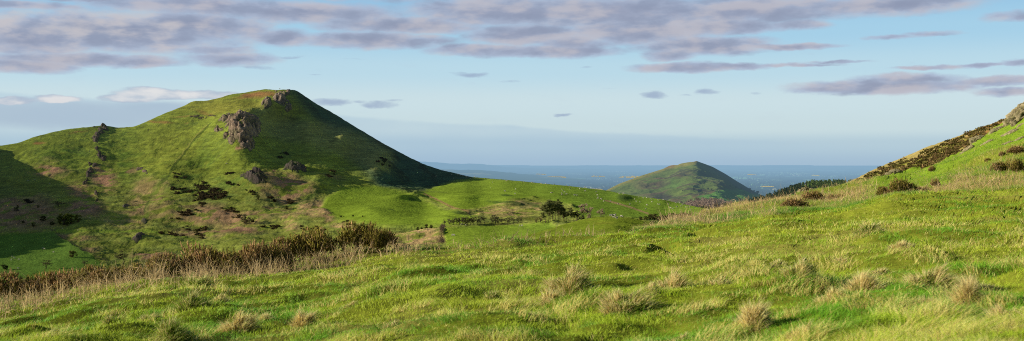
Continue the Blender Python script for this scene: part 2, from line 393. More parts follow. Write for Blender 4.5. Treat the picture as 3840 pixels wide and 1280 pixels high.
def lw_c(u, v, P):
    n1 = fbm(P[..., 0] / 90, P[..., 1] / 90, o=4, seed=53); n2 = fbm(P[..., 0] / 30, P[..., 1] / 30, o=4, seed=54)
    uu = u + 12 * n2; vv = v + 8 * n1
    g = np.zeros(u.shape + (3,)) + np.array((.105, .15, .045)); g = g * (1 + .2 * n2)[..., None]
    g = mixc(g, .85 * ss(n2 + .4 * n1 + .15, -.15, .35) * blob(uu, vv, 2560, 715, 190, 75, 8, .5), (.10, .068, .055))
    g = mixc(g, .8 * ss(n2, .05, .4) * blob(uu, vv, 2610, 690, 150, 60, 20, .5), (.045, .055, .04))
    g = mixc(g, .7 * ss(n1, 0, .3) * blob(uu, vv, 2540, 700, 60, 22, 0, .4), (.09, .17, .04))
    g = mixc(g, .9 * blob(uu, vv, 2505, 738, 70, 14, 5, .4), (.045, .05, .04))
    g = mixc(g, .85 * ss(uu - (2612 + (v - 604) * 1.25), 0, 40), (.05, .07, .045))  # shade of the right flank painted dark
    g = mixc(g, .9 * (1 - ss(v - LW(u), 5 + 3 * n2, 14 + 5 * n2)) * (1 - ss(u, 2600, 2620)), (.19, .185, .055))  # sunlit left crest painted lighter
    g = mixc(g, .7 * blob(u, v, 2515, 624, 26, 7, -20, .4) + .6 * blob(u, v, 2606, 606, 10, 4), (.20, .13, .075))
    fld = poly(u + 3 * n2, v, [(2590, 762), (2640, 728), (2680, 712), (2730, 712), (2790, 722), (2870, 733), (2960, 760), (2960, 830), (2600, 830)], 4)
    g = mixc(g, fld, (.095, .215, .045))
    g = mixc(g, .7 * pline(u, v, [(2600, 750), (2640, 728), (2680, 712)], 2, 2), (.14, .10, .06))
    return g * np.array((1.6, 1.5, 1.2))
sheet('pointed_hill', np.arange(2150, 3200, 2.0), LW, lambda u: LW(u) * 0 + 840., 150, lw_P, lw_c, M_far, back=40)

# ---- low wooded rise under the bare wood
WD = smoothline([(2380, 830), (2480, 795), (2530, 786), (2570, 770), (2620, 764), (2680, 764), (2730, 774), (2790, 782), (2850, 782), (2950, 788), (3100, 800)], 14)
D_wd = TPS([(2380, 830, 1500), (2530, 786, 1750), (2620, 764, 1850), (2680, 764, 1850), (2790, 782, 1750), (3100, 800, 1600), (2450, 850, 1250), (2700, 850, 1250), (3000, 850, 1250), (2620, 795, 1600)])
def wd_P(u, v):
    P = place(u, v, D_wd(u, v)); P[..., 2] += .8 * fbm(P[..., 0] / 40, P[..., 1] / 40, o=3, seed=61); return P
def wd_c(u, v, P):
    n = fbm(P[..., 0] / 20, P[..., 1] / 20, o=3, seed=62)
    return np.zeros(u.shape + (3,)) + np.array((.085, .11, .04)) * (1 + .4 * n)[..., None]
sheet('wooded_rise', np.arange(2380, 3100, 4.), WD, lambda u: WD(u) * 0 + 860., 40, wd_P, wd_c, M_far, back=20)

# ---- forest ridge on the right
FR = smoothline([(2650, 815), (2740, 787), (2786, 768), (2860, 748), (2920, 728), (2960, 712), (3011, 699), (3060, 690), (3190, 690), (3350, 700), (3500, 720)], 12)
D_fr = TPS([(2650, 815, 1250), (2786, 768, 1380), (2860, 748, 1420), (2960, 712, 1470), (3060, 690, 1500), (3190, 690, 1500), (3500, 720, 1450), (2800, 820, 1050), (3000, 780, 1150), (3200, 800, 1050), (2960, 740, 1330), (3300, 760, 1200)])
def fr_P(u, v):
    P = place(u, v, D_fr(u, v)); P[..., 2] += .6 * fbm(P[..., 0] / 40, P[..., 1] / 40, o=3, seed=63); return P
def fr_c(u, v, P):
    n = fbm(P[..., 0] / 12, P[..., 1] / 12, o=3, seed=64)
    g = np.zeros(u.shape + (3,)) + np.array((.09, .20, .04)) * (1 + .12 * n)[..., None]
    g = mixc(g, ss(v - (FR(u) + 24), 0, -14), (.03, .045, .02))
    g = mixc(g, .8 * pline(u, v, [(2905, 745), (2960, 728), (3005, 712)], 2.5, 2), (.19, .13, .07))
    return mixc(g, .8 * ss(v + .1 * (u - 2900), 752, 762), (.14, .19, .06))
sheet('forest_ridge', np.arange(2650, 3500, 4.), FR, lambda u: FR(u) * 0 + 840., 60, fr_P, fr_c, M_far, back=20)

# ---- gorse hillside on the right, behind the near slope
GH = smoothline([(2950, 775), (3050, 742), (3137, 704), (3193, 678), (3254, 647), (3327, 614), (3411, 580), (3483, 550), (3550, 527), (3601, 508), (3662, 482), (3718, 464), (3771, 444), (3900, 385), (4100, 290), (4500, 110)], 6)
D_gh = TPS([(2950, 775, 330), (3137, 704, 340), (3327, 614, 330), (3550, 527, 320), (3771, 444, 300), (4100, 290, 270), (4500, 110, 240), (3137, 800, 220), (3400, 720, 210), (3700, 600, 195), (4100, 450, 180), (4500, 300, 170), (3500, 620, 240), (3300, 670, 260), (3720, 520, 225)])
def gh_P(u, v):
    P = place(u, v, D_gh(u, v)); e = ss(v - GH(u), 0, 40)
    P[..., 2] += e * .9 * fbm(P[..., 0] / 14, P[..., 1] / 14, o=4, seed=71) + .12 * fbm(P[..., 0] / 1.5, P[..., 1] / 1.5, o=3, seed=72); return P
def gh_c(u, v, P):
    n = fbm(P[..., 0] / 5, P[..., 1] / 9, o=4, seed=73); n2 = fbm(P[..., 0] / 1.4, P[..., 1] / 2.5, o=3, seed=74)
    d = v - GH(u)
    g = np.zeros(u.shape + (3,)) + np.array((.15, .16, .035)) * (1 + .3 * n2)[..., None]
    g = mixc(g, .8 * ss(n, .0, .5), (.27, .21, .10))
    g = mixc(g, (1 - ss(d, 10 + 4 * n, 22 + 5 * n)) * .75, (.30, .25, .12))
    g = mixc(g, .8 * ss(u, 3560, 3720) * ss(n2 + n, -.3, .3) * (1 - ss(d, 30, 50)), (.24, .12, .05))
    return g * np.array((1.6, 1.5, 1.2))
sheet('gorse_hillside', np.arange(2950, 4500, 4.), GH, lambda u: GH(u) + 190 - 0 * u, 90, gh_P, gh_c, M_hill, back=8)

# ---- hill to the west, outside the frame, that shades the valley
def west_hill():
    xs = np.linspace(-800, -400, 160); ys = np.linspace(420, 1320, 300)
    X, Y = np.meshgrid(xs, ys)
    crest = np.interp(Y, [420, 600, 700, 780, 830, 855, 886, 1039, 1179, 1215, 1320], [-50, -8, 2, 4, 6, 11, 23, 19, 20, 11, -25])
    crest = crest + 5 * (1 - ss(Y, 770, 830)) * fbm(Y / 26, Y * 0 + 3, o=3, seed=85)
    fall = ss(np.abs(X + 560), 0, 170)
    Z = crest * (1 - fall) - 75 * fall + 2.5 * fbm(X / 30, Y / 30, o=4, seed=81)
    n = fbm(X / 20, Y / 20, o=4, seed=82)
    C = np.array((.12, .16, .035)) * (1 + .3 * n)[..., None]
    o = mk('western_hill', np.stack([X, Y, Z], -1), gridfaces(300, 160), M_hill, col=C.reshape(-1, 3)); tag(o, kind='structure')
west_hill()

# ---- the plain and the far ridges
ZP = -180.
def valley_floor():
    X, Y = np.meshgrid(np.linspace(-1800, 300, 60), np.linspace(120, 1500, 50)); n = fbm(X / 60, Y / 60, o=4, seed=86)
    o = mk('valley_floor', np.stack([X, Y, -96 + 4 * n], -1), gridfaces(50, 60), M_hill, col=(np.array((.20, .26, .06)) * (1 + .3 * n)[..., None]).reshape(-1, 3)); tag(o, kind='structure')
valley_floor()
def plain():
    Y = np.geomspace(3200, 30000, 420); ux = np.linspace(-.75, .75, 900)
    yy, uu = np.meshgrid(Y, ux, indexing='ij'); X = uu * yy
    def cell(x, y, s, seed):
        x = x + .35 * s * vnoise(x / s, y / s, seed=seed + 5); y = y + .35 * s * vnoise(x / s + 9, y / s, seed=seed + 6)
        a = np.floor(x / s).astype(np.int64); b = np.floor(y / s * .8).astype(np.int64)
        e = np.minimum(np.abs(x / s - a - .5), np.abs(y / s * .8 - b - .5))
        h = _R[(_P[(_P[(a + seed) & 65535] + b) & 65535]) & 65535]
        ed = np.maximum(np.abs(x / s - a - .5), np.abs(y / s * .8 - b - .5))
        return h, ed
    h, ed = cell(X / yy * 8000., 8000. * np.log(yy), 300., 90)
    h2, _ = cell(X / yy * 8000., 8000. * np.log(yy), 900., 95)
    pal = np.array([(.05, .12, .03), (.09, .19, .04), (.14, .22, .05), (.22, .20, .10), (.07, .15, .035), (.12, .17, .06), (.04, .09, .03), (.16, .24, .06)])
    C = pal[(h * 7.99).astype(int)] * 5.2 * (.4 + .6 * h2)[..., None]
    C = mixc(C, ss(ed, .36, .42) * .9, (.015, .03, .02))
    w = fbm(X / yy * 30, np.log(yy) * 20, o=4, seed=91)
    C = mixc(C, ss(w, .12, .24), (.015, .03, .018))
    C = mixc(C, ((h > .965) & (w < .05)) * .8, (.75, .60, .10))
    Z = ZP + 0 * X
    Z = Z + ss(w, .14, .24) * 10
    o = mk('plain', np.stack([X, yy, Z], -1), gridfaces(420, 900), M_plain, col=C.reshape(-1, 3)); tag(o, kind='structure')
plain()
def far_ridge(name, pts, D, drop, seed, c, vb):
    us = np.arange(pts[0][0], pts[-1][0], 4.); f = smoothline(pts, 10)
    def P_(u, v):
        t = (v - f(u)) / (vb - f(u)); P = place(u, v, D - drop * t); return P
    def C_(u, v, P):
        n = fbm(P[..., 0] / 300, P[..., 2] / 30 + P[..., 1] / 200, o=4, seed=seed)
        g = np.zeros(u.shape + (3,)) + np.array(c) * (1 + .3 * n)[..., None]
        g = mixc(g, ss(n, .1, .3) * .8, (.02, .035, .02))
        return mixc(g, ss(n, .55, .6), (.3, .3, .1))
    top = lambda u: f(u) + 1.6 * fbm(u / 30, u * 0 + seed, o=4, seed=seed)
    sheet(name, us, top, lambda u: u * 0 + vb, 24, P_, C_, M_plain, back=200)
far_ridge('far_ridge', [(1300, 612), (1500, 604), (1580, 606), (1640, 609), (1700, 615), (1760, 613), (1800, 616), (1840, 620), (1900, 627), (1960, 629), (2020, 632), (2100, 633), (2200, 635), (2400, 640)], 17000, 2500, 101, (.05, .09, .04), 655)
far_ridge('near_ridge', [(1300, 640), (1600, 634), (1700, 637), (1800, 638), (1860, 642), (1930, 650), (2000, 656), (2060, 663), (2150, 670), (2200, 672)], 9500, 1500, 102, (.06, .11, .04), 676)
far_ridge('horizon_ridge', [(1800, 640), (2300, 635), (2500, 636), (2700, 637), (2850, 636), (2960, 633), (3080, 633), (3160, 637), (3300, 640), (4200, 640)], 19000, 1500, 103, (.06, .1, .05), 648)
# ======================================================================= SKY
SKY_STR = .052
def build_sky():
    w = bpy.data.worlds.new('World'); S.world = w; w.use_nodes = True
    N, L = w.node_tree.nodes, w.node_tree.links
    N.clear()
    out = N.new('ShaderNodeOutputWorld'); bg = N.new('ShaderNodeBackground'); L.new(bg.outputs[0], out.inputs[0])
    sky = N.new('ShaderNodeTexSky'); sky.sky_type = 'NISHITA'; sky.sun_disc = False
    sky.sun_elevation = SUN_EL; sky.sun_rotation = -PI / 2 - SUN_AZ
    sky.altitude = 300; sky.air_density = 1.0; sky.dust_density = .6; sky.ozone_density = 1.5
    def math_(op, a, b=None, c=None, clamp=False):
        n = N.new('ShaderNodeMath'); n.operation = op; n.use_clamp = clamp
        for i, x in enumerate((a, b, c)):
            if x is None: continue
            if isinstance(x, (int, float)): n.inputs[i].default_value = x
            else: L.new(x, n.inputs[i])
        return n.outputs[0]
    def vm(op, a, b=None, c=None):
        n = N.new('ShaderNodeVectorMath'); n.operation = op
        for i, x in enumerate((a, b, c)):
            if x is None: continue
            if isinstance(x, tuple): n.inputs[i].default_value = x
            else: L.new(x, n.inputs[i])
        return n
    def step(x, a, b):
        n = N.new('ShaderNodeMapRange'); n.interpolation_type = 'SMOOTHSTEP'
        n.inputs['From Min'].default_value = a; n.inputs['From Max'].default_value = b; L.new(x, n.inputs['Value']); return n.outputs[0]
    def mixrgb(f, a, b):
        n = N.new('ShaderNodeMix'); n.data_type = 'RGBA'
        if isinstance(f, (int, float)): n.inputs[0].default_value = f
        else: L.new(f, n.inputs[0])
        for i, x in ((6, a), (7, b)):
            if isinstance(x, tuple): n.inputs[i].default_value = (*x, 1)
            else: L.new(x, n.inputs[i])
        return n.outputs[2]
    tc = N.new('ShaderNodeTexCoord'); sep = N.new('ShaderNodeSeparateXYZ'); L.new(tc.outputs['Generated'], sep.inputs[0])
    az = math_('MULTIPLY', math_('ARCTAN2', sep.outputs[0], sep.outputs[1]), F)
    el = math_('MULTIPLY', math_('ARCSINE', sep.outputs[2]), F)
    cmb = N.new('ShaderNodeCombineXYZ'); L.new(az, cmb.inputs[0]); L.new(el, cmb.inputs[1])
    P = cmb.outputs[0]
    def ang(u, v):
        x, z = ray(u, v); return math.atan(float(x)) * F, math.atan(float(z) / math.hypot(1, float(x))) * F
    def noise(scale, stretch, det=6, rough=.6, off=(0, 0, 0)):
        q = vm('MULTIPLY_ADD', P, (1, stretch, 1), off).outputs[0]
        t = N.new('ShaderNodeTexNoise'); t.inputs['Scale'].default_value = scale; t.inputs['Detail'].default_value = det; t.inputs['Roughness'].default_value = rough
        L.new(q, t.inputs['Vector']); return t
    warp = noise(1 / 130., 3.0, 5, .58)
    wv = vm('MULTIPLY_ADD', warp.outputs['Color'], (110, 32, 0), (-55, -16, 0)).outputs[0]
    Q = vm('ADD', P, wv).outputs[0]
    def field(blobs):
        acc = None
        for (u, v, ru, rv, k) in blobs:
            a, e = ang(u, v)
            q = vm('MULTIPLY_ADD', Q, (1 / ru, 1 / rv, 0), (-a / ru, -e / rv, 0)).outputs[0]
            d = vm('LENGTH', q).outputs['Value']
            m = math_('SUBTRACT', k, math_('MULTIPLY', d, d))
            m = math_('MAXIMUM', m, -1.0)
            acc = m if acc is None else math_('SMOOTH_MAX', acc, m, .25)
        return acc
    A = [(420, 120, 480, 72, 1), (130, 140, 240, 66, 1), (720, 100, 300, 55, 1), (760, 22, 400, 36, .9), (1130, 50, 380, 40, .95), (1500, 95, 330, 34, .95), (1900, 45, 380, 55, 1), (2300, 50, 480, 62, 1), (2800, 40, 430, 46, 1), (3300, 22, 330, 36, .9), (100, 20, 260, 18, .6), (350, -10, 500, 20, .6), (2000, -40, 1500, 50, .9),
         (300, 222, 380, 24, .9), (90, 245, 180, 28, .9), (520, 232, 160, 20, .8), (860, 220, 190, 30, .7), (800, 190, 160, 22, .7), (1060, 143, 110, 34, .9), (1400, 152, 300, 30, 1), (1980, 130, 230, 42, 1), (1830, 190, 220, 26, .9), (2080, 192, 250, 26, .9), (2400, 118, 300, 52, 1), (2150, 160, 160, 30, .9), (2700, 100, 260, 34, .9), (3000, 90, 130, 24, .7),
         (2640, 172, 250, 36, 1), (2960, 174, 180, 12, .9), (2520, 205, 110, 24, .8), (2560, 254, 180, 20, .95), (2770, 250, 130, 13, .8), (2960, 244, 200, 9, .6), (3150, 230, 140, 7, .4),
         (3330, 325, 310, 28, 1), (3420, 298, 180, 22, .95), (3150, 335, 190, 16, .8), (3720, 308, 170, 18, .9), (3770, 345, 110, 15, .8), (3550, 330, 120, 14, .6), (3500, 253, 150, 9, .6), (3680, 243, 110, 9, .7), (3820, 235, 60, 14, .7), (3500, 125, 130, 12, .4), (3350, 138, 110, 10, .4), (3800, 60, 120, 20, .5)]
    B = [(1770, 282, 105, 17, .8), (1920, 306, 70, 10, .4), (2455, 357, 66, 18, .8), (2655, 344, 64, 15, .7), (2580, 358, 50, 8, .4), (2110, 429, 52, 9, .8), (2830, 353, 40, 8, .4), (1240, 384, 100, 18, .9), (1420, 394, 85, 16, .8), (1480, 382, 60, 10, .6), (1350, 383, 60, 9, .5), (1080, 213, 60, 9, .5), (1350, 222, 130, 7, .4), (1180, 282, 60, 5, .4), (2200, 252, 60, 9, .5), (2290, 330, 60, 6, .3), (950, 255, 150, 12, .4), (620, 250, 110, 10, .4)]
    C = [(590, 352, 200, 26, 1), (470, 368, 120, 22, .9), (210, 374, 110, 18, .9), (40, 378, 110, 20, .9), (760, 352, 150, 20, .9)]
    G = [(250, 430, 620, 62, 1), (560, 410, 330, 36, .9)]
    fA, fB, fC = field(A), field(B), field(C)
    n1 = noise(1 / 150., 2.7, 7, .55, (311, 77, 0)); n2 = noise(1 / 40., 1.9, 5, .6, (11, 777, 0)); n3 = noise(1 / 300., 3.2, 3, .5, (50, 50, 0))
    nn = math_('ADD', math_('MULTIPLY', math_('SUBTRACT', n1.outputs['Fac'], .5), 1.25), math_('MULTIPLY', math_('SUBTRACT', n2.outputs['Fac'], .5), .42))
    dA = math_('ADD', fA, math_('MULTIPLY', nn, .95)); dB = math_('ADD', fB, math_('MULTIPLY', nn, 1.0)); dC = math_('ADD', fC, math_('MULTIPLY', nn, .8))
    aA = step(dA, -.75, .5); aB = step(dB, .0, .9); aC = step(dC, .1, .6)
    # relief: the left (sunward) and upper side of each billow is lighter
    s0 = noise(1 / 300., 2.9, 5, .5, (311, 77, 0)); s1 = noise(1 / 300., 2.9, 5, .5, (311 - 50, 77 + 55, 0))
    rel = math_('MULTIPLY', math_('SUBTRACT', s0.outputs['Fac'], s1.outputs['Fac']), 4.2)
    # clear sky: the sky texture, drawn towards the pale milky blue near the horizon
    elr = N.new('ShaderNodeValToRGB'); L.new(math_('MULTIPLY_ADD', el, 1 / 1000., .1, True), elr.inputs[0])
    cr = elr.color_ramp; cr.interpolation = 'EASE'
    ST = [(.0, (.34, .50, .68)), (.075, (.385, .545, .70)), (.155, (.48, .645, .75)), (.21, (.61, .76, .81)), (.31, (.63, .79, .85)), (.43, (.52, .745, .87)), (.56, (.40, .67, .865)), (.70, (.31, .58, .83)), (1., (.2, .42, .75))]
    while len(cr.elements) < len(ST): cr.elements.new(.5)
    for e, (p, c) in zip(cr.elements, ST): e.position = p; e.color = (*c, 1)
    skc = vm('SCALE', sky.outputs[0]); skc.inputs['Scale'].default_value = SKY_STR
    near = math_('MULTIPLY', step(el, 1900, 1000), step(math_('ABSOLUTE', az), 6500, 3000))
    base = mixrgb(math_('MULTIPLY', near, .9), skc.outputs[0], elr.outputs[0])
    # thin haze bank low over the plain
    hz = step(math_('ADD', math_('MULTIPLY_ADD', az, -.06, math_('MULTIPLY', el, -1.)), math_('MULTIPLY', math_('SUBTRACT', n3.outputs['Fac'], .5), 46)), -128, -112)
    gx = step(az, 1500, 200)
    base = mixrgb(math_('MULTIPLY', math_('MULTIPLY', math_('MULTIPLY', hz, gx), math_('MULTIPLY_ADD', n3.outputs['Fac'], 1.2, .35)), .33), base, (.34, .50, .665))
    # low grey bank on the left with white cumulus heads
    fG = field(G)
    aG = step(math_('ADD', fG, math_('MULTIPLY', nn, .35)), -.1, .9)
    base = mixrgb(math_('MULTIPLY', aG, .62), base, (.37, .47, .60))
    wc = mixrgb(step(math_('ADD', rel, dC), .2, 1.3), (.42, .50, .62), (.78, .76, .76))
    base = mixrgb(math_('MULTIPLY', aC, .85), base, wc)
    base = mixrgb(math_('MULTIPLY', aB, .8), base, (.32, .41, .57))
    body = mixrgb(step(dA, .0, 1.2), (.41, .48, .63), (.31, .335, .455))
    pink = step(math_('ADD', rel, math_('MULTIPLY', math_('SUBTRACT', n3.outputs['Fac'], .45), 1.2)), -.1, .6)
    body = mixrgb(math_('MULTIPLY', pink, .62), body, (.57, .53, .565))
    dark = step(math_('ADD', math_('MULTIPLY', rel, -1.), math_('MULTIPLY', dA, .12)), .05, .6)
    body = mixrgb(math_('MULTIPLY', dark, .5), body, (.235, .27, .39))
    warm = field([(350, 110, 430, 70, 1), (620, 95, 200, 40, 1)])
    body = mixrgb(math_('MULTIPLY', step(math_('ADD', warm, math_('MULTIPLY', rel, 1.5)), .2, 1.3), .55), body, (.62, .57, .57))
    base = mixrgb(math_('MULTIPLY', aA, .93), base, body)
    L.new(vm('SCALE', base).outputs[0], bg.inputs[0])
    N[-1].inputs['Scale'].default_value = 1 / SKY_STR
    bg.inputs[1].default_value = SKY_STR
build_sky()

sun = bpy.data.lights.new('sun', 'SUN'); sun.energy = 5.0; sun.angle = math.radians(.55); sun.color = (1, .92, .74)
so = bpy.data.objects.new('sun', sun); COL.objects.link(so)
sd = Vector((-math.cos(SUN_AZ) * math.cos(SUN_EL), -math.sin(SUN_AZ) * math.cos(SUN_EL), math.sin(SUN_EL)))
so.rotation_euler = sd.to_track_quat('Z', 'Y').to_euler()

cam = bpy.data.cameras.new('camera'); co = bpy.data.objects.new('camera', cam); COL.objects.link(co)
cam.sensor_width = 36; cam.lens = 36 * F / 3840; co.rotation_euler = (PI / 2 - PITCH, 0, 0); S.camera = co
cam.clip_start = .1; cam.clip_end = 80000
cam.dof.use_dof = True; cam.dof.focus_distance = 90; cam.dof.aperture_fstop = 3.2
S.view_settings.view_transform = 'Standard'; S.view_settings.look = 'None'; S.view_settings.exposure = 0; S.view_settings.gamma = 1
S.render.engine = 'CYCLES'
S.cycles.use_denoising = False; S.cycles.filter_width = 1.05
S.cycles.sample_clamp_indirect = 1.0; S.cycles.sample_clamp_direct = 6.0; S.cycles.max_bounces = 6; S.cycles.diffuse_bounces = 2
# ================================================================ FOREGROUND
BROW = smoothline([(-1600, 1420), (-500, 1250), (0, 1165), (126, 1128), (252, 1098), (440, 1068), (629, 1042), (818, 1025), (960, 1008), (1089, 985), (1240, 958), (1302, 948), (1466, 936), (1529, 931), (1654, 924), (1780, 921), (1860, 914), (1986, 900), (2174, 884), (2300, 872), (2426, 862),
    (2614, 841), (2740, 825), (2880, 808), (2955, 797), (3158, 768), (3360, 740), (3563, 721), (3840, 704), (4300, 680), (5400, 640)], 30)
CREST = smoothline([(-1600, 1420), (-500, 1250), (0, 1165), (126, 1128), (252, 1098), (440, 1068), (629, 1042), (818, 1025), (960, 1008), (1089, 985), (1240, 958), (1302, 948), (1466, 936), (1529, 931), (1654, 924), (1780, 921), (1860, 914), (1986, 900), (2174, 884), (2300, 872), (2400, 860),
    (2450, 848), (2500, 834), (2614, 806), (2740, 778), (2866, 760), (2960, 742), (3000, 726), (3060, 716), (3137, 708), (3190, 694), (3243, 684), (3327, 667), (3411, 645), (3495, 617), (3550, 588), (3600, 563), (3629, 549), (3662, 521), (3718, 487), (3771, 455), (3810, 430), (3840, 412), (4000, 340), (4300, 200), (4800, 0), (5400, -200)], 10)
ID_fr = TPS([(u, v, 1. / d) for (u, v, d) in [(-1000, 1330, 25), (-1000, 1500, 13), (0, 1280, 13.5), (1000, 1280, 11.8), (1920, 1280, 10.3), (2900, 1280, 8.9), (3840, 1280, 7.5), (5000, 1280, 6.2), (0, 1165, 30), (440, 1068, 31), (960, 1008, 33), (1500, 933, 35), (1920, 907, 35), (2426, 862, 39), (2880, 808, 40), (3360, 740, 42), (3840, 704, 41), (4600, 660, 38),
    (2500, 834, 46), (2614, 806, 58), (2866, 760, 78), (3000, 726, 88), (3137, 708, 98), (3411, 645, 108), (3662, 521, 110), (3840, 412, 108), (4300, 200, 100), (3300, 700, 66), (3600, 640, 66), (3840, 570, 66), (3500, 610, 100), (3840, 480, 90), (3000, 770, 55), (4300, 500, 62), (5400, 100, 75), (5400, 640, 36), (1920, 2400, 2.6), (0, 2400, 3.0), (3840, 2400, 2.2), (1920, 1700, 4.9), (0, 1700, 5.8), (3840, 1700, 4.0)]], logv=False, smooth=1e-5)
def fr_D(u, v): return 1. / np.maximum(ID_fr(u, v), .006)
HOLES = [(2490, 922, 46, 13, .42), (2510, 935, 30, 10, .2), (2640, 880, 50, 9, .22), (600, 1200, 60, 14, .12), (300, 1245, 50, 12, .12)]
def fr_P0(u, v):
    u = np.asarray(u, float); v = np.asarray(v, float)
    P = place(u, v, fr_D(u, v)); X, Y = P[..., 0], P[..., 1]
    near = 1 - ss(Y, 40, 60)
    dz = .12 * fbm(X / 1.5, Y / 1.9, o=3, seed=111) + .035 * fbm(X / .45, Y / .5, o=2, seed=112) + .10 * fbm(X / 4.5, Y / 5, o=2, seed=113)
    dz = dz + (1 - near) * .35 * fbm(X / 6, Y / 6, o=4, seed=114)
    # hummocks under the tussocks
    hm = vnoise(X / .8 + 40, Y / .95, seed=115)
    dz = dz + .06 * ss(hm, .35, .9) * (1 - ss(Y, 25, 45))
    for (a, b, ru, rv, d) in HOLES: dz = dz - d * np.exp(-((np.abs(u - a) / ru) ** 4 + (np.abs(v - b) / rv) ** 4))
    P[..., 2] += dz - .05
    return P
# gather the front sheet once and look places up in it
FU = np.arange(-1600, 5400, 9.0)
FT = np.concatenate([np.linspace(0, .55, 120)[:-1], np.linspace(.55, 1, 330)])
_U = np.broadcast_to(FU, (len(FT), len(FU)))
_V = 2400. * (1 - FT[:, None]) + CREST(FU)[None] * FT[:, None]
FP = fr_P0(_U, _V)
def front_at(u, v):
    """ground under a surveyed direction (bilinear in the sheet)"""
    u = np.asarray(u, float); v = np.asarray(v, float)
    c = CREST(u); t = np.clip((2400. - v) / (2400. - c), 0, 1)
    i = np.clip((u - FU[0]) / 9.0, 0, len(FU) - 1.001); j = np.interp(t, FT, np.arange(len(FT))); j = np.clip(j, 0, len(FT) - 1.001)
    i0 = i.astype(int); j0 = j.astype(int); fi = (i - i0)[..., None]; fj = (j - j0)[..., None]
    return (FP[j0, i0] * (1 - fi) + FP[j0, i0 + 1] * fi) * (1 - fj) + (FP[j0 + 1, i0] * (1 - fi) + FP[j0 + 1, i0 + 1] * fi) * fj

def straw_zone(u, v, X, Y):
    """rough zone of dead bracken beyond the mown-looking front turf"""
    n = fbm(X / 3.2, Y / 5., o=3, seed=121)
    z = ss(BROW(u) - v, 3, 9) * ss(u, 2380, 2440)
    green = ss((CREST(u) + 40 + (u - 3200) * .13 + 30 * n) - v, -10, 10) * ss(u, 3220, 3320)     # lush strip under the crags
    return z, green, n

def front_colour(u, v, P):
    X, Y = P[..., 0], P[..., 1]
    n1 = fbm(X / 2.6, Y / 2.6, o=4, seed=122); n2 = fbm(X / .5, Y / .5, o=3, seed=123)
    g = np.zeros(u.shape + (3,)) + np.array((.24, .27, .03)); g = g * (1 + .25 * n1 + .3 * n2)[..., None]
    g = mixc(g, .5 * ss(n1, .1, .5), (.36, .30, .09))
    z, gr, n = straw_zone(u, v, X, Y)
    far = mixc(np.zeros_like(g) + np.array((.27, .29, .04)) * (1 + .25 * n2)[..., None], .55 * ss(n + .3 * n2, .1, .55), (.44, .33, .15))
    far = mixc(far, gr, np.array((.24, .36, .03)))
    return g * (1 - z[..., None]) + far * z[..., None]

M_front = material('front_turf', noise=((7., .3, 1), (1.2, .15, 1)), bump=(14., .5, .03), spec=0)
def build_front():
    C = front_colour(np.array(_U), _V, FP)
    dirx, _ = ray(FU, CREST(FU)); rows = []
    for k in range(1, 15):
        s_ = 4. * k
        rows.append(np.stack([FP[-1][:, 0] + dirx * s_, FP[-1][:, 1] + s_, FP[-1][:, 2] - .10 * s_ - .38 * s_ * min(1, k / 4)], -1))
    P = np.concatenate([FP, np.array(rows)]); Cc = np.concatenate([C, np.repeat(C[-1:], 14, 0)])
    o = mk('ground', P, gridfaces(P.shape[0], P.shape[1]), M_front, col=Cc.reshape(-1, 3)); tag(o, kind='structure')
build_front()

# ------------------------------------------------------------------ grass blades
M_grass = material('grass_blades', trans=.40, spec=.25, rough=.55)
def blades(name, base, h, w, lean, cb, ct, seg=2, parent=None, loc=None, curl=.5, sunlean=None):
    """many bent, tapering blades as one mesh. base (n,3); h,w (n); lean (n,2) horizontal tip shift; colours (n,3)"""
    n = len(base); a = math.radians(132) + rng.normal(0, .62, n)   # most blades stand broadside to the low light
    side = np.stack([np.cos(a), np.sin(a), 0 * a], -1) * (w / 2)[:, None]
    ln = np.concatenate([lean, np.zeros((n, 1))], 1); up = np.array((0, 0, 1.))
    rows = []; cols = []
    for k in range(seg + 1):
        t = k / seg
        c = base + up * (h * (t - .22 * curl * t * t))[:, None] + ln * (t ** 1.8)
        wd = (1 - t) ** .7 if k < seg else 0
        col = cb * (1 - t) + ct * t
        if k < seg: rows += [c - side * wd, c + side * wd]; cols += [col, col]
        else: rows += [c]; cols += [col]
    V = np.stack(rows, 1); Cc = np.stack(cols, 1); m = V.shape[1]
    o = (np.arange(n) * m)[:, None]
    T = []
    for k in range(seg - 1): T += [[2 * k, 2 * k + 1, 2 * k + 3], [2 * k, 2 * k + 3, 2 * k + 2]]
    T += [[2 * seg - 2, 2 * seg - 1, 2 * seg]]
    Fc = (o[:, None, :] + np.array(T)[None]).reshape(-1, 3)
    return mk(name, V.reshape(-1, 3), Fc, M_grass, parent=parent, col=Cc.reshape(-1, 3), smooth=False, loc=loc)

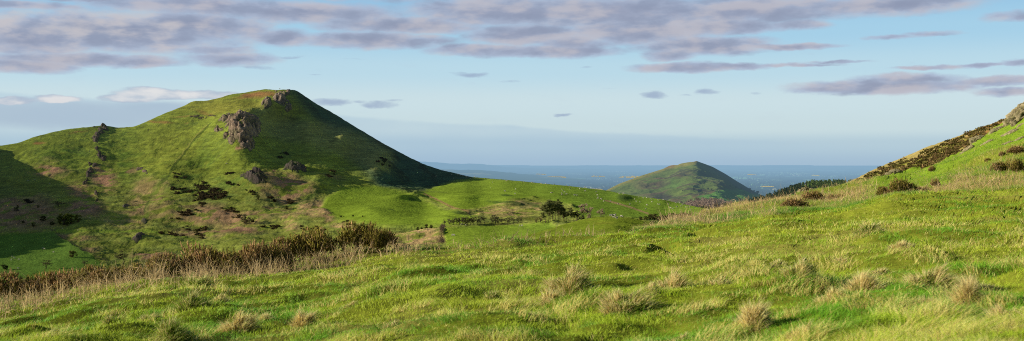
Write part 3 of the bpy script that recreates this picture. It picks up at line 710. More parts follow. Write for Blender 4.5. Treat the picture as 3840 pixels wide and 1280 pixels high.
def grass_colours(X, Y, n, straw):
    p = fbm(X / 1.7, Y / 1.7, o=3, seed=131); q = fbm(X / 5, Y / 7, o=3, seed=132); r = rng.random(n); s = fbm(X / .6, Y / .6, o=2, seed=133)
    c = np.zeros((n, 3)) + np.array((.24, .31, .032))
    c = mixc(c, ss(p + .3 * q, .0, .45) * .85, (.085, .215, .02))
    c = mixc(c, ss(s - .3 * p, .1, .5) * .75, (.06, .165, .018))
    c = mixc(c, ss(q - .3 * p, .1, .6) * .5, (.30, .32, .045))
    c = c * (.68 + .64 * rng.random((n, 1)))
    st = r < (straw + .20 * ss(s + .6 * q, .1, .6))
    c[st] = np.array((.46, .375, .17)) * (.7 + .6 * rng.random((st.sum(), 1)))
    return c
def grass():
    # front turf
    n = 380000
    u = rng.uniform(-260, 4100, n); b = BROW(u)
    t = rng.random(n) ** 1.25
    v = b + (1500 - b) * t
    P = front_at(u, v); X, Y = P[:, 0], P[:, 1]
    k = np.clip(Y / 11, .6, 4)
    hn = fbm(X / .55, Y / .65, o=3, seed=134); hb = fbm(X / 3, Y / 3, o=2, seed=135)
    h = (.022 + .035 * rng.random(n) ** 2 + .07 * ss(hn, .05, .6) * rng.random(n) ** .6 + .025 * hb.clip(0)) * np.clip(.85 + Y / 90, .9, 1.25) * (.8 + .5 * ss(fbm(X / .35, Y / .4, o=2, seed=136), -.3, .5))
    w = .0074 * k ** .8 * (.7 + .6 * rng.random(n))
    tm = ss(fbm(X / .62, Y / .7, o=3, seed=137) + .35 * fbm(X / 4, Y / 4, o=2, seed=138) + .10 * ss(X, -3, 3), .34, .56) * (1 - ss(Y, 24, 36))
    h = h + tm * rng.uniform(.01, .11, n)
    ln = rng.normal(0, .06, (n, 2)) + np.array((.02, 0)) + .11 * np.stack([fbm(X / .35, Y / .4, o=2, seed=141), fbm(X / .35, Y / .4, o=2, seed=142)], -1); ln *= (h / .12)[:, None]
    c = grass_colours(X, Y, n, .02)
    tf = (rng.random(n) < .62 * tm) & (h > .05); c[tf] = np.array((.50, .40, .19)) * rng.uniform(.6, 1.25, (tf.sum(), 1))
    P[:, 2] -= .01
    c = c * np.array((2.45, 2.45, 1.7)); blades('grass', P, h, w, ln, c * np.array((.6, .62, .55)), c * 1.08).update_tag()
    tag(bpy.data.objects['grass'], 'short green turf with paler blades covering the near slope', 'grass', kind='stuff')
    # rough zone and green strip on the right
    n = 170000
    u = rng.uniform(2380, 4050, n); a = CREST(u); b = BROW(u)
    v = a + (b - a) * rng.random(n) ** .9
    P = front_at(u, v); X, Y = P[:, 0], P[:, 1]
    z, gr, nn = straw_zone(u, v, X, Y)
    r = rng.random(n); dead = r < (.05 + .34 * ss(nn, .05, .5)) * (1 - gr * .92)
    c = grass_colours(X, Y, n, .03); c = c * np.array((.9, 1., 1))
    c[dead] = np.array((.47, .335, .165)) * (.65 + .7 * rng.random((dead.sum(), 1)))
    h = (.10 + .12 * rng.random(n)) * (1 - .35 * gr); h[dead] *= 1.35
    w = .011 * (Y / 45) * (.6 + .7 * rng.random(n))
    ln = rng.normal(0, .09, (n, 2)); ln[dead] *= 1.8
    P[:, 2] -= .015
    c = c * np.array((2.1, 2.0, 1.8)); o = blades('rough_grass', P, h, w, ln, c * .62, c * 1.05)
    tag(o, 'rough grass and dead bracken litter on the slope to the right', 'grass', kind='stuff')
grass()

# --------------------------------------------------------------- tussocks
def tussock(u, v, wid, hgt, straw, label, seed, group='tall grass tussocks on the near turf'):
    r = np.random.default_rng(seed); b = front_at(u, v); D = b[1]
    W = wid / F * D * .6; H = 1.35 * hgt / F * D
    root = empty('grass_tussock', (float(b[0]), float(b[1]), float(b[2])), label=label, cat='tussock', group=group)
    # the matted root mound: an uneven dome
    na, nr = 28, 9; A, Q = np.meshgrid(np.linspace(0, 2 * PI, na), np.linspace(0, 1, nr)); wob = 1 + .25 * vnoise(np.cos(A) * 1.7 + seed, np.sin(A) * 1.7) + .1 * vnoise(np.cos(A) * 4 + seed, np.sin(A) * 4)
    R_ = .58 * W
    def dome(q): return .50 * H * (1 - q ** 2.2) - .10
    V = np.stack([np.cos(A) * Q * R_ * wob * 1.05, np.sin(A) * Q * R_ * wob, dome(Q) - .02], -1)
    mk('root_mound', V.reshape(-1, 3), gridfaces(nr, na), M_front, root, col=np.full((na * nr, 3), (.10, .10, .03)))
    n = 3000
    a = r.random(n) * 2 * PI; q = np.sqrt(r.random(n)); wb = 1 + .25 * vnoise(np.cos(a) * 1.7 + seed, np.sin(a) * 1.7) + .1 * vnoise(np.cos(a) * 4 + seed, np.sin(a) * 4)
    base = np.stack([np.cos(a) * q * R_ * wb * 1.05, np.sin(a) * q * R_ * wb, dome(q) - .02], -1)
    out = np.stack([np.cos(a), np.sin(a)], -1) * q[:, None]
    cl = fbm(base[:, 0] / (.22 * W) + seed, base[:, 1] / (.22 * W), o=2, seed=139)          # locks of grass
    h = H * (.38 + .40 * cl) * r.uniform(.55, 1.15, n) * (1.05 - .45 * q) + .03
    ln = out * h[:, None] * r.uniform(.3, 1.3, (n, 1)) + r.normal(0, .10 * H, (n, 2)) + np.array((.16, .02)) * h[:, None]
    sunny = .5 - .5 * np.cos(a) * q + .35 * (1 - q)                                        # light painted in: pale straw on top and sunward, green away from it
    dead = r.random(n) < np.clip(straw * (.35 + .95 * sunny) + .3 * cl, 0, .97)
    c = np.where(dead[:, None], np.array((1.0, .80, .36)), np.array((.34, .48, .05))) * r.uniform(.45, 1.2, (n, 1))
    w = .0105 * np.clip(D / 11, .8, 3) * (.5 + .8 * r.random(n))
    blades('grass', base, h, w, ln, c * .75, c * 1.2, curl=1., seg=3, parent=root)
TUS = [(2140, 1085, 260, 110, .6, 'wide pale tussock nearest the middle, on a dark green hummock'), (2075, 1135, 190, 90, .75, 'brownish rounded tussock just below the wide pale one'),
    (2345, 1165, 260, 100, .55, 'pale wispy tussock at lower centre with dark gap below'), (2520, 1075, 160, 100, .7, 'thin straw tussock standing between wide pale ones, centre right'), (2830, 1225, 190, 120, .85, 'tall straw tussock with deep black shadow on its right side'),
    (3640, 1165, 160, 140, .85, 'tallest straw tussock near the right edge, dark behind it'), (3770, 1215, 150, 110, .8, 'straw tussock close to the right edge, below the tallest one'), (3480, 1095, 200, 100, .6, 'pale capped tussock with green right flank, right part of turf'),
    (3230, 1085, 210, 100, .7, 'bushy straw tussock left of the pale capped one'), (3480, 1165, 150, 70, .85, 'low orange straw tussock below the pale capped one'), (3385, 935, 110, 60, .9, 'small straw tussock high on the right turf'), (3260, 890, 130, 60, .35, 'small greenish tussock highest on the right turf'),
    (720, 1150, 190, 70, .2, 'dark green domed tussock on the left turf, casting shadow'), (740, 1078, 170, 75, .25, 'green dome of grass just below the gorse at left'), (900, 1215, 220, 80, .8, 'straw coloured tussock on the left turf beside dark green dome'), (640, 1245, 180, 90, .25, 'green tussock in the lower left with dark hollow beside it'),
    (1140, 1200, 100, 75, .9, 'small bleached tussock alone left of the middle'), (3020, 1275, 160, 80, .8, 'straw tussock cut by the bottom edge, right half'), (2170, 1285, 170, 80, .85, 'straw tussock cut by the bottom edge near the middle'), (3000, 1080, 180, 80, .5, 'pale tussock left of the bushy straw one'), (1850, 1120, 130, 55, .25, 'low green tussock left of the brownish one')]
for i, t in enumerate(TUS): tussock(*t[:5], t[5], 500 + i)
SMALL = [(2230, 1110, 130, 55, .6), (2440, 1130, 120, 60, .7), (2620, 1160, 110, 50, .6), (2700, 1090, 110, 50, .55), (3130, 1130, 130, 60, .7), (3330, 1200, 130, 60, .7), (3580, 1240, 150, 60, .75), (3560, 1060, 120, 60, .5), (3700, 1080, 130, 50, .5), (3300, 1010, 100, 45, .6), (2920, 1010, 100, 40, .5), (3160, 990, 90, 40, .6), (2000, 1200, 120, 50, .5), (2560, 1240, 140, 60, .6)]
for i, t in enumerate(SMALL): tussock(*t, 'small low tussock among the larger ones on the right half of the near turf', 560 + i, 'small tussocks on the right half')
for i, t in enumerate([(820, 1120, 120, 50, .5), (1000, 1190, 110, 45, .6), (560, 1170, 120, 50, .35), (1320, 1150, 90, 40, .5), (420, 1230, 120, 55, .4), (1480, 1220, 110, 45, .5)]): tussock(*t, 'small low tussock on the left half of the near turf', 590 + i, 'small tussocks on the left half')
# ==================================================================== ROCKS
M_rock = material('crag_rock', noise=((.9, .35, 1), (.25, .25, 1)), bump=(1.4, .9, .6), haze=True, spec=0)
M_rockn = material('outcrop_rock', noise=((6., .35, 1), (1.2, .3, 1)), bump=(9., .8, .06), spec=0)

def crag(name, label, u0, u1, v0, v1, masks, amp, seed, cat='crag', tone=(.30, .225, .18), res=1.6, Pf=None, sc=1.0, thr=.36, mat=None, moss=.6):
    """rock breaking out of the hillside: a fine skin of the slope pushed outward where the rock shows"""
    Pf = Pf or hill_P
    us = np.arange(u0, u1, res); vs = np.arange(v1, v0, -res)
    U, V = np.meshgrid(us, vs); P = Pf(U, V)
    du = np.gradient(P, axis=1); dv = np.gradient(P, axis=0)
    N = np.cross(du, dv); N /= np.linalg.norm(N, axis=-1, keepdims=True) + 1e-9
    # smooth the normals so that the turf's own wrinkles do not tear the rock
    N = N.mean((0, 1)) * .6 + N * .4; N /= np.linalg.norm(N, axis=-1, keepdims=True)
    X, Y, Z = [P[..., i] / sc for i in range(3)]
    n1 = fbm((X + .5 * Z) / 9, (Z - .3 * X) / 14, Y / 12, o=4, seed=seed)
    rid = 1 - np.abs(fbm((X + .45 * Z) / 4.2, (Z - .4 * X) / 9, Y / 6, o=4, seed=seed + 3)) * 1.6
    stp = fbm(X / 2., Z / 1.6, Y / 2.5, o=3, seed=seed + 7)
    m = np.zeros(U.shape)
    for b in masks: m = np.maximum(m, b[-1] * blob(U + 9 * n1, V + 7 * n1, *b[:-1], hard=.15))
    hgt = m * (.5 + .6 * n1 + .5 * rid + .22 * stp) - thr
    P2 = P + N * (amp * np.clip(hgt, -.12, 2))[..., None]
    P2[..., 2] -= .22 * amp * np.clip(hgt, 0, 2)
    keep = hgt > -.03
    C = np.array(tone) * (1 + .35 * n1 + .5 * (rid - .6) + .25 * stp)[..., None]
    C = mixc(C, ss(rid, .25, -.3) * .8, np.array(tone) * .3)
    slope_top = ss(np.gradient(hgt, axis=0), -.02, -.10)
    C = mixc(C, moss * ss(fbm(X / 6, Z / 5, o=3, seed=seed + 9), .05, .35) * (.4 + .6 * slope_top), (.10, .14, .03))
    C = mixc(C, 1 - ss(hgt, .0, .12), (.085, .125, .03))
    Fc = gridfaces(*U.shape); k = keep.ravel(); Fc = Fc[k[Fc].sum(1) >= 2]
    used = np.unique(Fc); mp = np.zeros(k.size, int); mp[used] = np.arange(len(used))
    o = mk(name, P2.reshape(-1, 3)[used], mp[Fc], mat or M_rock, col=np.clip(C, .01, 1).reshape(-1, 3)[used], smooth=False)
    return tag(o, label, cat)

crag('rock_crag', 'large brown rock crag standing out on the shoulder of the big hill', 770, 1010, 400, 580, [(905, 500, 72, 60, 35, 1.2), (870, 448, 60, 22, -10, 1.0), (925, 540, 44, 36, 30, 1.25), (955, 480, 36, 56, 0, 1.1), (868, 525, 34, 24, 30, 1.05), (930, 440, 40, 24, 10, .9), (820, 495, 30, 11, 0, .95), (850, 520, 26, 20, 30, .9)], 6.5, 201, thr=.43, tone=(.35, .26, .19), moss=.8)
crag('rock_crag', 'upper rock crag just below the summit of the big hill', 960, 1110, 340, 440, [(1052, 372, 34, 24, 20, 1.15), (1080, 395, 18, 26, 0, 1.1), (1000, 400, 26, 26, 30, 1.05), (1075, 350, 22, 10, 0, .9), (945, 400, 20, 8, 0, .7)], 6.5, 221, tone=(.33, .255, .19))
crag('rock_crag', 'pale small crag on the very summit of the big hill', 1010, 1120, 326, 362, [(1083, 344, 12, 11, 0, 1.25), (1050, 342, 26, 5, -5, .95)], 2.0, 231, tone=(.36, .26, .19), res=1.2)
crag('rock_outcrop', 'dark grey outcrop casting a long shadow on the lower slope above the gorse', 895, 1020, 660, 725, [(958, 692, 52, 22, 8, 1.15), (930, 684, 30, 12, 0, .9)], 5., 241, cat='outcrop', tone=(.15, .12, .105), thr=.22)
crag('rock_outcrop', 'dark outcrop in the shade right of the large crag, with pale tip', 1050, 1180, 610, 670, [(1105, 638, 36, 18, 0, 1.1), (1136, 636, 14, 16, 0, 1.2), (1121, 640, 14, 8, 0, 1.2), (1080, 640, 26, 12, 0, .9)], 4.5, 251, cat='outcrop', tone=(.15, .12, .105), thr=.22)
crag('rock_outcrop', 'small rocky knob with black shadow in the valley bottom', 480, 580, 870, 925, [(518, 900, 30, 10, -10, 1.05), (535, 893, 16, 10, 0, .95)], 2.2, 261, cat='outcrop', tone=(.17, .135, .11), thr=.25)
crag('rock_outcrop', 'cluster of pale rocks on the open slope left of the path', 490, 570, 615, 665, [(522, 636, 22, 10, -20, .9), (545, 652, 12, 6, 0, .85)], 2.4, 271, cat='outcrop', tone=(.30, .21, .17))
crag('rock_outcrop', 'little rocks on grass above the valley track, beside brown bracken', 440, 560, 765, 850, [(475, 782, 20, 8, -20, .9), (545, 833, 12, 10, 0, .95), (530, 852, 12, 7, 0, .8)], 2.2, 275, cat='outcrop', tone=(.17, .14, .12))
RIB = [(391, 474, 9, 6), (398, 482, 10, 7), (378, 492, 12, 7), (368, 506, 10, 9), (362, 522, 9, 8), (360, 546, 9, 7), (366, 565, 11, 10), (384, 585, 14, 11), (372, 578, 10, 10), (358, 618, 13, 7), (340, 638, 10, 7), (331, 655, 8, 9), (322, 672, 8, 8), (316, 688, 9, 5), (326, 690, 6, 4), (362, 728, 6, 9), (360, 745, 6, 7), (338, 612, 6, 4), (352, 473, 7, 3)]
crag('rock_rib', 'broken rib of rock running down the left shoulder to the saddle', 300, 430, 455, 770, [(a, b + 2, w * 1.25, h * 1.25, -20, 1.25) for (a, b, w, h) in RIB], 3.0, 281, cat='rock rib', thr=.3, tone=(.16, .125, .10), res=1.3)
crag('rock_outcrop', 'thin line of dark rocks high on the left ridge near its pale paths', 700, 900, 420, 450, [(740, 441, 60, 4, 3, .8), (800, 437, 20, 4, 0, .7)], 2., 291, cat='outcrop', tone=(.16, .12, .08), res=1.3)

# rocks of the near slope on the right
def fr_at(u, v): return front_at(u, v)
def near_crag(label, cu, cv, ru, rv, ang, amp, seed, lift=0, tone=(.33, .28, .165), name='rock_outcrop', cat='outcrop', moss=.55):
    """boulder-like outcrop: a displaced half-buried block"""
    b = front_at(cu, cv); D = b[1]; s_ = D / F
    nu, nv = 90, 60
    th, ph = np.meshgrid(np.linspace(0, 2 * PI, nu), np.linspace(-.5 * PI, .5 * PI, nv))
    x = np.cos(ph) * np.cos(th); y = np.cos(ph) * np.sin(th); z = np.sin(ph)
    f = lambda a, p: np.sign(a) * np.abs(a) ** p
    x, y, z = f(x, .75), f(y, .75), f(z, .75)
    q = seed * 3.7
    n1 = fbm(x * 1.6 + q, y * 1.6, z * 1.6, o=4, seed=seed); rd = 1 - np.abs(fbm(x * 3 + q + .6 * z, y * 3, z * 2.2, o=3, seed=seed + 2)) * 1.8
    st = fbm(x * 7 + q, y * 7, z * 9, o=3, seed=seed + 4)
    r = 1 + .32 * n1 + .16 * rd + .07 * st
    a = math.radians(ang); X = x * r * ru * s_; Z = z * r * rv * s_; Yy = y * r * ru * s_ * amp
    X, Z = X * math.cos(a) + Z * math.sin(a), -X * math.sin(a) + Z * math.cos(a)
    V = np.stack([X, Yy, Z + lift * s_], -1)
    C = np.array(tone) * (1 + .3 * n1 + .35 * (rd - .5) + .3 * st)[..., None]
    C = mixc(C, moss * ss(fbm(x * 3 + q, z * 3, y * 3, o=3, seed=seed + 6), .0, .4), (.17, .17, .04))
    C = mixc(C, ss(rd, .2, -.3) * .7, (.06, .05, .03))
    o = mk(name, V.reshape(-1, 3), gridfaces(nv, nu), M_rockn, col=np.clip(C, .01, 1).reshape(-1, 3), smooth=False, loc=tuple(b.tolist()))
    return tag(o, label, cat)
NR = [('big pale crag on the skyline at the right edge', 3850, 425, 62, 40, -38, .8, 301, -4), ('lower shoulder of the skyline crag, against the sky', 3796, 452, 24, 22, -30, .9, 302, -4), ('rounded lichened rock cut by the right edge below the skyline crag', 3835, 462, 24, 13, -30, .9, 303, 0),
      ('tall jutting block left of the lush green strip', 3668, 522, 26, 12, -18, .9, 304, 0), ('pale rock at the upper end of the ridge of stones', 3745, 482, 32, 14, -24, .9, 305, -2), ('stones stepping down between the jutting block and the gorse hillside', 3630, 556, 26, 9, -42, .9, 306, -2),
      ('lowest stones of the ridge where it meets the bracken', 3595, 578, 22, 7, -30, .9, 314, -2),
      ('flat slab in the green strip near the right edge', 3790, 503, 32, 8, -26, .9, 307, -1), ('small slanting slab lower in the green strip, at the right edge', 3822, 515, 18, 5, -30, .9, 308, 0), ('thin slab alone in the middle of the green strip', 3780, 532, 18, 5, -22, .9, 309, 0), ('mossy stones sunk in the green strip near the jutting block', 3700, 534, 22, 4, -35, .9, 315, 0),
      ('pointed grey rock above the brown bracken where the gorse hillside ends', 3352, 660, 26, 11, -6, .9, 310, 0), ('leaning pale boulder on the skyline above a brown gorse bush', 3018, 726, 20, 20, -30, .9, 311, -4), ('pale boulder right of the leaning one on the skyline', 3048, 713, 22, 8, 4, .9, 312, -1), ('low flat stone right of the skyline boulders', 3080, 718, 13, 5, 12, .9, 313, 0)]
for (lb, a, b, ru, rv, an, am, sd_, li) in NR: near_crag(lb, a, b, ru, rv, an, am, sd_, li)

# =================================================================== PLANTS
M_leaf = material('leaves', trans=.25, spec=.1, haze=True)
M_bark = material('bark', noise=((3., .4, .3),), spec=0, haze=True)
M_gorse = material('gorse_sprigs', trans=.12, spec=.1)
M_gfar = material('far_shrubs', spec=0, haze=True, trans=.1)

class MB:
    def __init__(s): s.V = []; s.F = []; s.C = []; s.n = 0
    def add(s, V, Fc, C):
        V = np.asarray(V, float); s.V.append(V); s.C.append(np.broadcast_to(np.asarray(C, float), V.shape)); s.F.append(np.asarray(Fc) + s.n); s.n += len(V)
    def tube(s, pts, r0, r1, c, k=5):
        pts = np.asarray(pts, float); n = len(pts); rr = np.linspace(r0, r1, n)
        V = []
        for i in range(n):
            t = pts[min(i + 1, n - 1)] - pts[max(i - 1, 0)]; t = t / (np.linalg.norm(t) + 1e-9)
            a = np.cross(t, (0.31, .95, .05)); a /= np.linalg.norm(a) + 1e-9; b = np.cross(t, a)
            for j in range(k):
                q = 2 * PI * j / k; V.append(pts[i] + rr[i] * (math.cos(q) * a + math.sin(q) * b))
        Fc = [[i * k + j, i * k + (j + 1) % k, (i + 1) * k + (j + 1) % k, (i + 1) * k + j] for i in range(n - 1) for j in range(k)]
        Fq = np.array(Fc); Ft = np.concatenate([Fq[:, [0, 1, 2]], Fq[:, [0, 2, 3]]]); s.add(V, Ft, c)
    def leaves(s, P, size, C, R, flat=.0):
        """small randomly turned triangles"""
        n = len(P); a = R.normal(size=(n, 3)); a /= np.linalg.norm(a, axis=1, keepdims=True)
        b = R.normal(size=(n, 3)); b -= (a * b).sum(1, keepdims=True) * a; b /= np.linalg.norm(b, axis=1, keepdims=True)
        sz = np.broadcast_to(size, (n,))[:, None]
        V = np.stack([P + a * sz, P - a * sz * .6 + b * sz * .8, P - a * sz * .6 - b * sz * .8], 1)
        s.add(V.reshape(-1, 3), np.arange(3 * n).reshape(n, 3), np.repeat(C, 3, 0))
    def obj(s, name, mat, parent=None, smooth=False):
        return mk(name, np.concatenate(s.V), np.concatenate(s.F), mat, parent=parent, col=np.concatenate(s.C), smooth=smooth)

def branches(mb, R, start, d, L, r, depth, c, tips, spread=.6, up=.15, kids=(2, 3), wig=.12):
    n = 4; pts = [np.array(start, float)]; d = np.array(d, float)
    for i in range(n):
        d = d + R.normal(0, wig, 3) + np.array((0, 0, up * .3)); d /= np.linalg.norm(d)
        pts.append(pts[-1] + d * L / n)
    mb.tube(pts, r, r * .6, c, k=4 if depth < 2 else 5)
    if depth == 0: tips.append((pts[-1], d)); return
    for k in range(R.integers(kids[0], kids[1] + 1)):
        q = R.normal(0, spread, 3); dd = d + q + np.array((0, 0, up)); dd /= np.linalg.norm(dd)
        p = pts[R.integers(2, n + 1)] if k else pts[-1]
        branches(mb, R, p, dd, L * R.uniform(.62, .85), r * .58, depth - 1, c, tips, spread, up, kids, wig)

TREES = {}
def bare_tree(kind, seed, H=10., tw=(.62, .48, .34), bk=(.26, .21, .155), depth=4, twigs=44, spread=.45, haze_r=1.):
    R = np.random.default_rng(seed); root = empty('bare_tree', (0, 0, 0))
    mb = MB(); tips = []
    branches(mb, R, (0, 0, -.3), (R.normal(0, .08), R.normal(0, .08), 1), H * .34, H * .03, depth, bk, tips, spread, .22)
    mb.obj('trunk', M_bark, root)
    mt = MB(); P = []
    for (p, d) in tips:
        n = twigs; dd = d + R.normal(0, .55, (n, 3)); dd[:, 2] += .2; dd /= np.linalg.norm(dd, axis=1, keepdims=True)
        L = H * R.uniform(.05, .13, n)[:, None]; s_ = R.normal(0, 1, (n, 3)); s_ -= (s_ * dd).sum(1, keepdims=True) * dd; s_ /= np.linalg.norm(s_, axis=1, keepdims=True); w = H * .008
        V = np.stack([p + s_ * w + 0 * dd, p - s_ * w + 0 * dd, p + dd * L], 1).reshape(-1, 3)
        mt.add(V, np.arange(3 * n).reshape(n, 3), np.repeat(np.array(tw) * R.uniform(.7, 1.3, (n, 1)), 3, 0))
    mt.obj('crown', M_leaf, root)
    TREES[kind] = root; return root

def pine_tree(kind, seed, H=14., lower=.52, tone=(.20, .215, .075)):
    R = np.random.default_rng(seed); root = empty('pine_tree', (0, 0, 0)); mb = MB(); lf = MB()
    x = np.cumsum(R.normal(0, .12, (7, 2)), 0); x[0] = 0
    pts = np.stack([x[:, 0], x[:, 1], np.linspace(-.4, H * .95, 7)], -1); mb.tube(pts, .24, .07, (.20, .13, .085), 7)
    for k in range(R.integers(18, 24)):
        t = R.uniform(lower, 1.) ; z = t * H * .95; c0 = np.array([np.interp(z, pts[:, 2], pts[:, 0]), np.interp(z, pts[:, 2], pts[:, 1]), z])
        a = R.uniform(0, 2 * PI); L = H * (.24 * (1 - t) ** .6 + .07) * R.uniform(.6, 1.3)
        e = c0 + np.array((math.cos(a) * L, math.sin(a) * L, L * R.uniform(-.1, .5))); mb.tube([c0, (c0 + e) / 2 + (0, 0, .1), e], .07, .02, (.16, .11, .08), 4)
        for q in range(R.integers(3, 6)):
            c = c0 + (e - c0) * R.uniform(.45, 1.1) + R.normal(0, .35, 3); n = 85; r = H * R.uniform(.035, .07)
            d = R.normal(size=(n, 3)); d /= np.linalg.norm(d, axis=1, keepdims=True); P = c + d * (r * R.uniform(.5, 1.05, (n, 1))) * (1.25, 1.25, .7)
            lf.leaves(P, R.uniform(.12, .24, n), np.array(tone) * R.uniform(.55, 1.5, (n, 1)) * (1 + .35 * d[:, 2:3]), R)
    mb.obj('trunk', M_bark, root); lf.obj('crown', M_leaf, root); TREES[kind] = root; return root

def leafy_tree(kind, seed, name='tree', H=6., W=5., tone=(.09, .12, .025), n=2600, clumps=26, base=.12, bk=(.13, .10, .07), leafsz=.16, opn=1.):
    R = np.random.default_rng(seed); root = empty(name, (0, 0, 0)); mb = MB(); lf = MB()
    st = R.integers(2, 5)
    for c in range(clumps):
        a = R.uniform(0, 2 * PI); rr = math.sqrt(R.random()) * W * .42; z = H * R.uniform(base + .12, .93); env = math.sqrt(max(.05, 1 - ((z / H - .52) / .55) ** 2))
        p = np.array((math.cos(a) * rr * env, math.sin(a) * rr * env, z)); r = W * R.uniform(.09, .17)
        q = R.integers(0, st); b0 = np.array((math.cos(q * 2.1) * .12 * W * (st > 1), math.sin(q * 2.1) * .12 * W * (st > 1), -.2))
        mb.tube([b0 * (.3, .3, 1), b0 * .7 + p * (.25, .25, .45), p], H * .014, H * .004, bk, 4)
        m = n // clumps; d = R.normal(size=(m, 3)); d /= np.linalg.norm(d, axis=1, keepdims=True)
        P = p + d * r * R.uniform(.35, 1.1 * opn, (m, 1)) * (1.1, 1.1, .85); P[:, 2] = np.maximum(P[:, 2], .03)
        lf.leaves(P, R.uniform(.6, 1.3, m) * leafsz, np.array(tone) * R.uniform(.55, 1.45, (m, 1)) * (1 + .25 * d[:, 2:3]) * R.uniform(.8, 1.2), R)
    mb.obj('trunk' if name.endswith('tree') else 'stems', M_bark, root); lf.obj('crown' if name.endswith('tree') else 'foliage', M_leaf, root); TREES[kind] = root; return root

_first = set()
def put(kind, P, h, label, group=None, cat='tree', rz=None, wide=1., name=None):
    src = TREES[kind]
    if kind in _first: o = copy_tree(src)
    else: o = src; _first.add(kind); o['h0'] = max((np.array(c.bound_box)[:, 2].max() for c in src.children))
    H0 = src['h0']; s_ = h / H0
    o.location = tuple(float(x) for x in P); o.scale = (s_ * wide, s_ * wide, s_); o.rotation_euler = (0, 0, random.uniform(0, 6.28) if rz is None else rz)
    o['label'] = label; o['category'] = cat
    if group: o['group'] = group
    elif 'group' in o: del o['group']
    if name: o.name = name
    return o
def px(h, P): return h / F * float(P[1])

for i in range(4): pine_tree('pine%d' % i, 600 + i)
for i in range(3): bare_tree('bare%d' % i, 620 + i)
for i in range(4): bare_tree('thorn%d' % i, 640 + i, H=6., tw=(.20, .19, .09), bk=(.12, .10, .07), depth=4, twigs=40, spread=.75)
for i in range(3): leafy_tree('green%d' % i, 650 + i, 'tree', tone=(.13, .165, .03))
for i in range(2): leafy_tree('dark%d' % i, 660 + i, 'bush', H=4., W=5., tone=(.055, .075, .022), base=0.)
for i in range(2): leafy_tree('olive%d' % i, 665 + i, 'bush', H=4., W=4.6, tone=(.12, .125, .035), base=0.)
for i in range(2): leafy_tree('brown%d' % i, 670 + i, 'tree', H=7., W=6., tone=(.20, .14, .075), n=2200, leafsz=.13)
for i in range(3): leafy_tree('heath%d' % i, 675 + i, 'gorse_bush', H=1.7, W=3., tone=(.085, .064, .03), base=0., n=700, clumps=16, leafsz=.17)

# pines by the knoll: (u of base, v of top, kind)
PN = [(2046, 778), (2058, 772), (2071, 782), (2083, 790), (2092, 780), (2103, 786), (2064, 800), (2097, 804), (2117, 812), (2125, 806), (2138, 792), (2150, 806), (2160, 797), (2175, 815), (2186, 812), (2112, 797), (2035, 812)]
for i, (u, vt) in enumerate(PN):
    D = 668 + (i * 37 % 23) * 1.4; vb = 846 - (u - 2050) * .075
    P = hill_P(u, vb); P = place(u, vb, P[1]) ; P[2] = hill_P(u, vb)[2]
    put('pine%d' % (i % 4), P, px((vb - vt) * 1.14 + 3, P), ['tall Scots pine with bare lower trunk at the left side of the clump', 'dark Scots pine inside the clump beside the bare trees'][u > 2108], ['pines at the left side of the clump', 'pines at the right side of the clump'][u > 2108], 'tree', name='pine_tree')
for (u, vb, vt, k, lb) in [(2163, 838, 762, 0, 'pale leafless tree rising behind the pine clump'), (2212, 828, 768, 1, 'broad pale leafless tree right of the pine clump'), (2246, 826, 774, 2, 'leaning pale leafless tree, outermost right of the pine clump'), (2198, 828, 796, 0, 'small brown leafless tree between the pines and the broad bare tree')]:
    P = hill_P(u, vb); put('bare%d' % k, P, px(vb - vt, P), lb, name='bare_tree', wide=1.15)
for (u, vb, vt, k, lb) in [(2228, 828, 806, 'dark0', 'low dark bush at the foot of the leaning bare tree'), (2205, 831, 808, 'dark1', 'dark scrub bush between pines and knoll'), (2028, 846, 818, 'brown0', 'brownish shrubby tree just left of the pine clump'), (2012, 845, 824, 'brown1', 'reddish shrubby tree at the right end of the hedgerow')]:
    P = hill_P(u, vb); put(k, P, px(vb - vt, P), lb, cat='tree' if 'tree' in lb else 'bush')
# hedgerow of old thorns across the valley field
HR = [(1664, 843, 20), (1688, 841, 20), (1701, 841, 22), (1713, 840, 23), (1724, 840, 24), (1735, 840, 26), (1744, 840, 24), (1754, 839, 28), (1765, 839, 30), (1777, 839, 26), (1791, 839, 16), (1803, 838, 26), (1817, 838, 24), (1849, 837, 20), (1858, 837, 30), (1868, 837, 22), (1881, 838, 24), (1902, 838, 24), (1926, 838, 22), (1943, 839, 20), (1957, 839, 22)]
for i, (u, vb, h) in enumerate(HR):
    P = hill_P(u, vb); lb = ['wind-bent hawthorn in the close row left of the gap in the hedgerow', 'wind-bent hawthorn in the spaced row right of the gap in the hedgerow'][u > 1830]
    if i == 0: lb = 'dark hawthorn standing alone at the left end of the hedgerow'
    put('thorn%d' % (i % 4), P, px(h * 1.2 + 3, P), lb, None if i == 0 else ['hedgerow thorns left of the gap', 'hedgerow thorns right of the gap'][u > 1830], name='hawthorn_tree', wide=1.2)
for i, (u, vb, h, lb) in enumerate([(1566, 854, 15, 'small round bush at left end of the track hedge'), (1582, 853, 12, 'smallest bush along the track, next to the round one'), (1598, 851, 18, 'slim sapling bush along the track'), (1616, 849, 16, 'green bush by the field gate')]):
    P = hill_P(u, vb); put('olive%d' % (i % 2), P, px(h, P), lb, cat='bush', name='bush', wide=.8)
